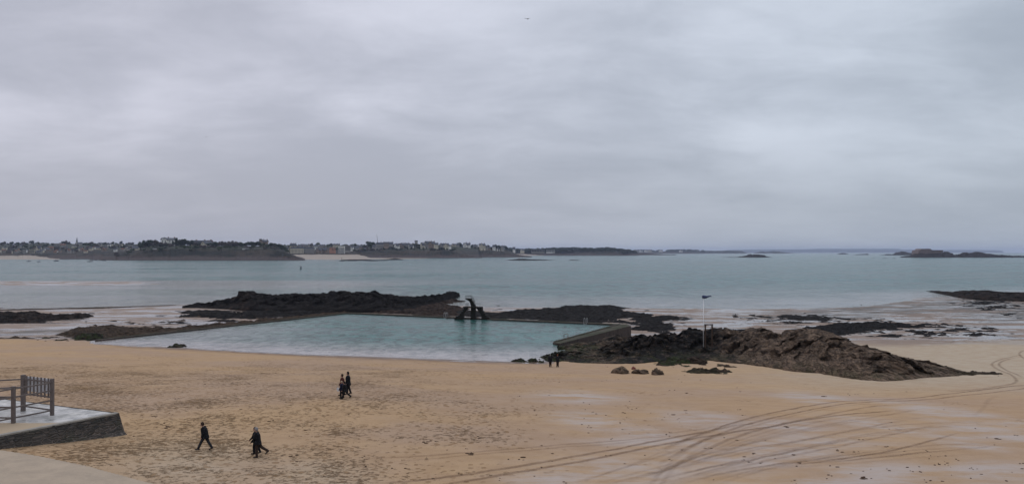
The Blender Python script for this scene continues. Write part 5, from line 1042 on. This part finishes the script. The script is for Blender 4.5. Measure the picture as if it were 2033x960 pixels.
# ------------------------------------------------------------------ houses
WALL = {'cream': simple('cream_render', (.56, .50, .38), .85, .12, .3), 'white': simple('white_render', (.74, .72, .66), .8, .1, .3), 'grey': simple('grey_stone', (.30, .28, .255), .9, .2, .3), 'brown': simple('brown_stone', (.26, .20, .16), .9, .2, .3), 'pink': simple('pink_render', (.52, .27, .19), .85, .12, .3), 'yellow': simple('yellow_render', (.50, .42, .26), .85, .12, .3)}
M_SLATE = simple('slate_roof', (.075, .08, .095), .7, .2, .5); M_TILE = simple('brown_tile_roof', (.16, .085, .06), .85, .2, .5); M_GLASS = simple('window_glass', (.03, .035, .045), .15, .1); M_BRICK = simple('chimney_brick', (.17, .1, .08), .9, .2)
HP = {}
WIN = None
def house_proto(form, col, roofm):
    key = (form, col, roofm)
    if key in HP: return copy_tree(HP[key])
    global WIN
    rt = empty({'gable': 'house', 'villa': 'villa', 'block': 'hotel', 'flats': 'apartment_building', 'tower': 'tower_house'}[form]); wm = WALL[col]; rm = M_SLATE if roofm == 'slate' else M_TILE
    wl = MB(); rf = MB(); wins = []
    def gab(x0, x1, y0, y1, z0, z1, zr, axis='x', ov=.04):
        wl.box((x0, y0, z0), (x1, y1, z1))
        if axis == 'x':
            ym = (y0+y1)/2; wl.add([(x0, y0, z1), (x0, y1, z1), (x0, ym, zr), (x1, y0, z1), (x1, y1, z1), (x1, ym, zr)], [(0, 2, 1), (3, 4, 5)])
            for sgy in (y0-ov, y1+ov): rf.hexa([(x0-ov, sgy, z1-.03), (x1+ov, sgy, z1-.03), (x1+ov, ym, zr), (x0-ov, ym, zr), (x0-ov, sgy, z1+.02), (x1+ov, sgy, z1+.02), (x1+ov, ym, zr+.05), (x0-ov, ym, zr+.05)])
        else:
            xm = (x0+x1)/2; wl.add([(x0, y0, z1), (x1, y0, z1), (xm, y0, zr), (x0, y1, z1), (x1, y1, z1), (xm, y1, zr)], [(0, 1, 2), (3, 5, 4)])
            for sgx in (x0-ov, x1+ov): rf.hexa([(sgx, y0-ov, z1-.03), (xm, y0-ov, zr), (xm, y1+ov, zr), (sgx, y1+ov, z1-.03), (sgx, y0-ov, z1+.02), (xm, y0-ov, zr+.05), (xm, y1+ov, zr+.05), (sgx, y1+ov, z1+.02)])
    if form == 'gable':
        gab(-.5, .5, -.3, .3, -.6, .55, .9); wins = [(x, -.3, z) for x in (-.34, -.11, .12, .35) for z in (.12, .38)]; chs = [(-.4, 0, .72, 1.08), (.4, 0, .72, 1.08)]
    elif form == 'villa':
        gab(-.5, .5, -.28, .3, -.6, .6, .92); gab(-.42, -.02, -.46, 0, -.6, .62, 1.0, 'y'); wins = [(-.32, -.46, z) for z in (.14, .4)]+[(-.12, -.46, z) for z in (.14, .4)]+[(-.22, -.46, .68), (.15, -.28, .14), (.35, -.28, .14), (.15, -.28, .42), (.35, -.28, .42)]; chs = [(.42, 0, .75, 1.12), (-.05, .1, .8, 1.15)]
    elif form == 'block':
        wl.box((-.5, -.18, -.5), (.5, .18, .72)); rf.hexa([(-.52, -.2, .72), (.52, -.2, .72), (.52, .2, .72), (-.52, .2, .72), (-.46, -.12, .97), (.46, -.12, .97), (.46, .12, .97), (-.46, .12, .97)])
        wins = [(-.44+.11*i, -.18, .08+.165*j) for i in range(9) for j in range(4)]; chs = [(-.3, .05, .9, 1.08), (.1, .05, .9, 1.08), (.4, .05, .9, 1.08)]
    elif form == 'flats':
        wl.box((-.5, -.2, -.5), (.5, .2, .93)); rf.box((-.51, -.25, .93), (.51, .21, .97)); chs = []
        for j in range(4): rf.box((-.5, -.29, .18+.2*j), (.5, -.2, .2+.2*j))
        wins = [(-.4+.2*i, -.2, .07+.2*j) for i in range(5) for j in range(4)]
    else:
        wl.box((-.5, -.5, -.6), (.5, .5, .8)); rf.box((-.55, -.55, .8), (.55, .55, .88)); chs = []
        for i in range(4):
            x = -.42+.28*i; rf.box((x-.08, -.55, .88), (x+.08, -.45, .98)); rf.box((x-.08, .45, .88), (x+.08, .55, .98))
        wins = [(-.2, -.5, .5), (.2, -.5, .5), (0, -.5, .2)]
    wl.build('wall', wm, rt); ro = rf.build('roof', rm, rt)
    for (x, y, a, b_) in chs: MB().box((x-.035, y-.035, a), (x+.035, y+.035, b_)).build('chimney', M_BRICK, ro)
    if WIN is None: WIN = {}
    for (x, y, z) in wins:
        kk = 'b' if form in ('block',) else 'f' if form == 'flats' else 'n'
        if kk not in WIN:
            w_, h_ = {'b': (.026, .045), 'f': (.07, .045), 'n': (.042, .07)}[kk]; o = MB().box((-w_, -.012, -h_), (w_, .004, h_)).build('window', M_GLASS); WIN[kk] = o.data; bpy.data.objects.remove(o)
        o = bpy.data.objects.new('window', WIN[kk]); COL.objects.link(o); o.parent = rt; o.location = (x, y, z)
    HP[key] = rt; return rt
HOUSES = {}
def house(region, px, base, top, w, form, col, Y, roofm='slate', rz=None, special=None, dep=None):
    s_ = Y/F; rt = house_proto(form, col, roofm); hgt = (base-top)*s_; wd = w*s_
    rt.location = ((px-CX)*s_, Y, zp(base, Y)); rt.scale = (wd, dep*s_ if dep else (wd if form != 'block' and form != 'flats' else wd*.8), hgt); rt.rotation_euler = (0, 0, R(random.uniform(-22, 22) if rz is None else rz)); rt['category'] = {'gable': 'house', 'villa': 'villa', 'block': 'hotel', 'flats': 'apartment building', 'tower': 'tower'}[form]
    HOUSES.setdefault(region, []).append((px, rt, form, col, roofm, special)); return rt
# headland
house('on the headland', 335, 482, 471.5, 26, 'villa', 'white', 2010, rz=10, special='large white gabled villa on the headland skyline')
house('on the headland', 402, 492.5, 476.5, 40, 'block', 'yellow', 1990, rz=4, special='long yellowish mansion with chimneys on the headland top', dep=24)
house('on the headland', 413, 493, 478.5, 22, 'villa', 'cream', 1965, rz=-10, special='cream gabled wing beside the long headland mansion')
house('on the headland', 524, 486, 475.5, 15, 'villa', 'brown', 1990, rz=0, special='dark stone manor among trees on the headland tip')
house('on the headland', 517.5, 486, 473.5, 4.5, 'tower', 'brown', 1985, rz=0, special='thin stone tower beside the dark manor on the headland tip')
house('on the headland', 270, 498, 488.5, 12, 'gable', 'cream', 1960, rz=0, special='pale square house at the left foot of the headland')
house('on the headland', 307, 495.5, 492, 6, 'gable', 'white', 1880, rz=0, special='tiny white house low on the green headland slope')
house('on the headland', 489, 494.5, 492.2, 13, 'gable', 'white', 1830, rz=0, special='low white wall-like house on the cliff edge of the headland')
# left shore town
rr = random.Random(21)
for i in range(50):
    px = -6+i*5.7+rr.uniform(-2, 2); lev = rr.choice([0, 0, 1, 1, 2]); Y = (2260, 2420, 2640)[lev]+rr.uniform(-40, 40); zg = landz('left_town', px, Y)+.5; bs = HY+(H-zg)*F/Y
    w_ = rr.uniform(5, 10); house('of the left shore town', px, bs, bs-rr.uniform(4.5, 8), w_, rr.choice(['gable', 'gable', 'villa', 'gable', 'flats' if w_ > 8.5 else 'gable']), rr.choice(['cream', 'cream', 'white', 'grey', 'grey', 'brown']), Y, rr.choice(['slate', 'slate', 'slate', 'tile']))
house('of the left shore town', 77, 503, 487, 9, 'villa', 'cream', 2330, rz=5); house('of the left shore town', 77.5, 505, 496.5, 9, 'gable', 'grey', 2230, rz=0); house('of the left shore town', 115, 489.5, 482.5, 13, 'flats', 'white', 2700, rz=0)
# beach town
rg = 'of the beach town'
house(rg, 590, 504.2, 489, 25, 'block', 'cream', 2480, rz=3); house(rg, 613, 504.2, 489.5, 22, 'block', 'grey', 2490, rz=2); house(rg, 582, 503.8, 482.5, 13, 'block', 'yellow', 2560, rz=0); house(rg, 568, 504, 489, 9, 'gable', 'cream', 2480, rz=0)
house(rg, 634, 503.5, 491.5, 12, 'villa', 'brown', 2500); house(rg, 646, 503.5, 490, 11, 'gable', 'brown', 2510); house(rg, 660, 503.6, 490.6, 11, 'villa', 'pink', 2480, rz=0, roofm='tile', special='pink villa with brown roof behind the far beach'); house(rg, 678, 505, 487, 13, 'flats', 'white', 2470, rz=0, special='white apartment block with balconies right of the pink villa')
house(rg, 690, 497, 486.5, 12, 'flats', 'grey', 2540, rz=0); house(rg, 640, 495, 485, 12, 'block', 'grey', 2700, rz=0); house(rg, 668, 493, 483.5, 14, 'block', 'cream', 2720, rz=0); house(rg, 608, 492, 484, 14, 'gable', 'grey', 2740); house(rg, 626, 493, 485.5, 10, 'gable', 'white', 2720); house(rg, 597, 493, 484.5, 10, 'gable', 'grey', 2750)
# cliff villas
rg = 'on the villa cliff'
for px, bs, tp_, w_, fm, cl_ in ((697, 495.5, 487.5, 10, 'villa', 'white'), (708, 497, 488, 8, 'gable', 'grey'), (724, 501, 491, 8, 'gable', 'cream'), (714, 494, 486, 10, 'gable', 'brown'), (744, 494, 485.5, 9, 'gable', 'grey'), (755, 497, 480.5, 17, 'block', 'grey'), (767, 489, 479.8, 10, 'block', 'brown'), (776, 490, 479.5, 9, 'gable', 'grey'), (770, 496, 487, 9, 'villa', 'grey'), (788, 495.5, 483, 10, 'villa', 'white'), (800, 492, 482, 10, 'villa', 'brown'), (817, 495.5, 484.5, 8, 'gable', 'white'), (808, 491, 481.5, 8, 'gable', 'grey'), (840, 495, 481.5, 10, 'villa', 'cream'), (848, 490.5, 478.6, 10, 'villa', 'grey'), (857, 490, 478.5, 12, 'villa', 'brown'), (866, 491, 481, 8, 'gable', 'cream'), (877, 492, 482.5, 8, 'villa', 'grey'), (886, 491, 482.5, 9, 'villa', 'cream'), (893, 491, 485.5, 5, 'gable', 'white')):
    house(rg, px, bs, tp_, w_, fm, cl_, 2600+rr.uniform(-25, 25))
house(rg, 826.3, 484.5, 476.8, 5.4, 'tower', 'grey', 2680, rz=0, special='square grey tower rising above the cliff villas')
rg = 'on the farther cliff'
for px, bs, tp_, w_, fm, cl_ in ((901, 491, 483.5, 8, 'villa', 'cream'), (909, 490, 483, 6, 'gable', 'grey'), (927, 492.5, 481.5, 13, 'villa', 'white'), (944, 492, 485, 8, 'gable', 'grey'), (957, 493, 483, 12, 'villa', 'cream'), (966, 493, 487, 6, 'gable', 'grey'), (981, 495.5, 485.5, 6, 'gable', 'white'), (975, 495, 489, 10, 'gable', 'brown'), (989, 496.5, 491.5, 5, 'gable', 'white'), (998, 496, 487, 7, 'villa', 'grey')):
    house(rg, px, bs, tp_, w_, fm, cl_, 2990+rr.uniform(-20, 20))
rg = 'on the distant wooded point'
house(rg, 1020.5, 502, 489.5, 5, 'gable', 'white', 4240, rz=0, special='tall white building at the head of the small far beach')
house(rg, 1068, 499.5, 494, 26, 'flats', 'grey', 4270, rz=0, special='long low pale building in the distant woods'); house(rg, 1093, 500, 495, 17, 'flats', 'white', 4270, rz=0, special='shorter white building right of the long low one in the distant woods'); house(rg, 1132, 496.5, 492.5, 13, 'gable', 'grey', 4300, rz=0, special='lone grey house in the middle of the distant wood'); house(rg, 1037, 499.5, 494.5, 8, 'villa', 'cream', 4260, rz=0)
rg = 'on the hazy low coast'
for px in (1262, 1272, 1283, 1290, 1312, 1352): house(rg, px, 500.5, 495.5+rr.uniform(-1, .5), 7, 'villa', rr.choice(['white', 'cream']), 9180, rz=0)
for rg, L in HOUSES.items():
    L.sort(key=lambda q: q[0])
    for i, (px, rt, fm, cl_, rm_, spc) in enumerate(L):
        nm = {'gable': 'house', 'villa': 'gabled villa', 'block': 'chimneyed block', 'flats': 'flat roofed block', 'tower': 'tower'}[fm]
        rt['label'] = spc or '%s %s, %s roof, %s from left %s' % (cl_, nm, rm_, ordinal(i), rg)
        rt['group'] = 'buildings '+rg
# church spire
Yc = 2880.; s_ = Yc/F; ch = empty('church', ((152.8-CX)*s_, Yc, zp(484, Yc))); tag(ch, 'church with a tall thin pointed spire above the left shore town', 'church'); M_CH = WALL['grey']
MB().box((-2.6, -2.6, -10), (2.6, 2.6, 9)).build('tower', M_CH, ch); MB().tube((0, 0, 9), (0, 0, 27.5), 3.0, .15, 8).build('spire', M_SLATE, ch)
mb = MB(); mb.box((2.6, -4.5, -10), (20, 4.5, 1)); mb.build('nave', M_CH, ch); mb = MB(); mb.hexa([(2.6, -5, 1), (20.5, -5, 1), (20.5, 5, 1), (2.6, 5, 1), (2.6, -.1, 6.5), (20.5, -.1, 6.5), (20.5, .1, 6.5), (2.6, .1, 6.5)]); mb.build('roof', M_SLATE, ch)
for sx_ in (-1.9, 1.9): MB().tube((sx_, -1.9, 9), (sx_, -1.9, 14), .7, .05, 6).build('pinnacle', M_SLATE, ch)
# crane
Yc = 2640.; s_ = Yc/F; cr = empty('crane', ((751-CX)*s_, Yc, zp(486, Yc))); tag(cr, 'thin dark crane jib leaning left above the cliff roofs', 'crane'); M_CR = simple('crane_steel', (.06, .06, .065), .6, .2)
tip = Vector((-3.2*s_, 0, 21*s_)); mb = MB()
for o_ in ((-.55, -.55), (.55, -.55), (0, .6)): mb.tube((o_[0], o_[1], 0), tip+Vector((o_[0]*.4, o_[1]*.4, 0)), .22, .16, 5)
for k in range(14):
    a, b_ = k/14, (k+1)/14; mb.tube(Vector((-.55*(1-a*.6), -.5, 0))+tip*a, Vector((.55*(1-b_*.6), -.5, 0))+tip*b_, .1, n=4); mb.tube(Vector((.55*(1-a*.6), -.5, 0))+tip*a, Vector((0, .5, 0))+tip*b_, .1, n=4)
mb.build('jib', M_CR, cr); MB().box((-1.6, -1.6, -8), (1.6, 1.6, .3)).build('cab', M_CR, cr); MB().tube(tip, tip+Vector((-.6, 0, -5)), .08, n=4).build('cable', M_CR, cr)

# ------------------------------------------------------------------ boats and buoy
M_HULL = {'dark': simple('dark_hull', (.03, .03, .045), .5, .2), 'pale': simple('pale_hull', (.35, .36, .38), .4, .1), 'blue': simple('blue_hull', (.06, .08, .14), .4, .1)}
def boat(px, py, L, col, label, cabin=True, mast=0.):
    Y = H*F/(py-HY); rt = empty('boat', ((px-CX)/F*Y, Y, 0), R(random.uniform(-20, 20))); tag(rt, label, 'boat', 'boats moored off the left beach'); n = 9; secs = []
    for i in range(n):
        t = i/(n-1); x = L*(t-.5); wd = L*.17*(1-max(0, (t-.55)/.45)**2.2)*(.82+.18*min(1, t*4)); sh_ = L*.11+L*.06*t**2; secs.append([(x, -wd, sh_), (x, -wd*.75, .05), (x, 0, -L*.06), (x, wd*.75, .05), (x, wd, sh_)])
    mb = MB(); vs = [p for s2 in secs for p in s2]; fs = [(i*5+j, (i+1)*5+j, (i+1)*5+j+1, i*5+j+1) for i in range(n-1) for j in range(4)]+[(0, 1, 2, 3, 4)]+[(i*5, i*5+4, (i+1)*5+4, (i+1)*5) for i in range(n-1)]
    mb.add(vs, fs).build('hull', M_HULL[col], rt)
    if cabin:
        c = MB().hexa([(-.15*L, -.1*L, .1*L), (.12*L, -.1*L, .1*L), (.12*L, .1*L, .1*L), (-.15*L, .1*L, .1*L), (-.13*L, -.085*L, .28*L), (.05*L, -.085*L, .28*L), (.05*L, .085*L, .28*L), (-.13*L, .085*L, .28*L)]).build('cabin', M_HULL['pale'], rt)
        MB().box((-.10*L, -.096*L, .18*L), (.04*L, -.08*L, .24*L)).build('window', M_GLASS, c)
    if mast: MB().tube((0, 0, .1*L), (0, 0, mast), .12, .07, 6).build('mast', M_STEEL, rt)
boat(57, 518.8, 8.5, 'dark', 'long low dark boat, leftmost of those off the left beach'); boat(77, 519.6, 6.5, 'blue', 'small blue boat second from left off the left beach'); boat(112, 518, 12, 'dark', 'largest dark fishing boat off the left beach', True, 7)
boat(178.5, 519.2, 10, 'dark', 'flat dark barge off the rocks right of the fishing boat', False); boat(194, 517.2, 8, 'pale', 'pale boat near the rocks, left of the last pair'); boat(207, 517.4, 10, 'dark', 'dark low boat, rightmost before the headland rocks', False); boat(57.5, 514.6, 5, 'dark', 'tiny dark boat drawn up by the sand of the left beach'); boat(99, 512.5, 6, 'pale', 'pale small boat lying on the sand of the left beach')
x, Y = inv(597.3, 534.2, 0); s_ = Y/F; by = empty('buoy', (float(x), float(Y), 0)); tag(by, 'dark channel buoy with ball body and tall thin mast in open water', 'buoy'); M_BU = simple('buoy_paint', (.03, .045, .05), .5, .2)
MB().tube((0, 0, -.4), (0, 0, .55), 1.25, 1.15, 16).build('float', M_BU, by, False); MB().tube((0, 0, .55), (0, 0, 1.6), .55, .35, 10).build('tower', M_BU, by); MB().ball((0, 0, 2.4), .95, 14, 10).build('daymark', M_BU, by, True); MB().tube((0, 0, 3.2), (0, 0, 6.2), .1, .05, 6).build('mast', M_BU, by)

# ------------------------------------------------------------------ the air
hz = MB().box((-31500, -400, -5), (31500, 30500, 160)).build('haze', None); tag(hz, kind='stuff', label='thin grey blue sea haze over the whole bay', cat='haze')
hm = bpy.data.materials.new('haze'); hm.use_nodes = True; nt = hm.node_tree; nt.nodes.remove(nt.nodes['Principled BSDF']); pv = nt.nodes.new('ShaderNodeVolumePrincipled'); pv.inputs['Color'].default_value = (.66, .76, .98, 1); pv.inputs['Density'].default_value = HAZE_DENSITY; pv.inputs['Anisotropy'].default_value = 0.0
nt.links.new(pv.outputs[0], nt.nodes['Material Output'].inputs['Volume']); hz.data.materials.append(hm); hm.volume_intersection_method if hasattr(hm, 'volume_intersection_method') else None
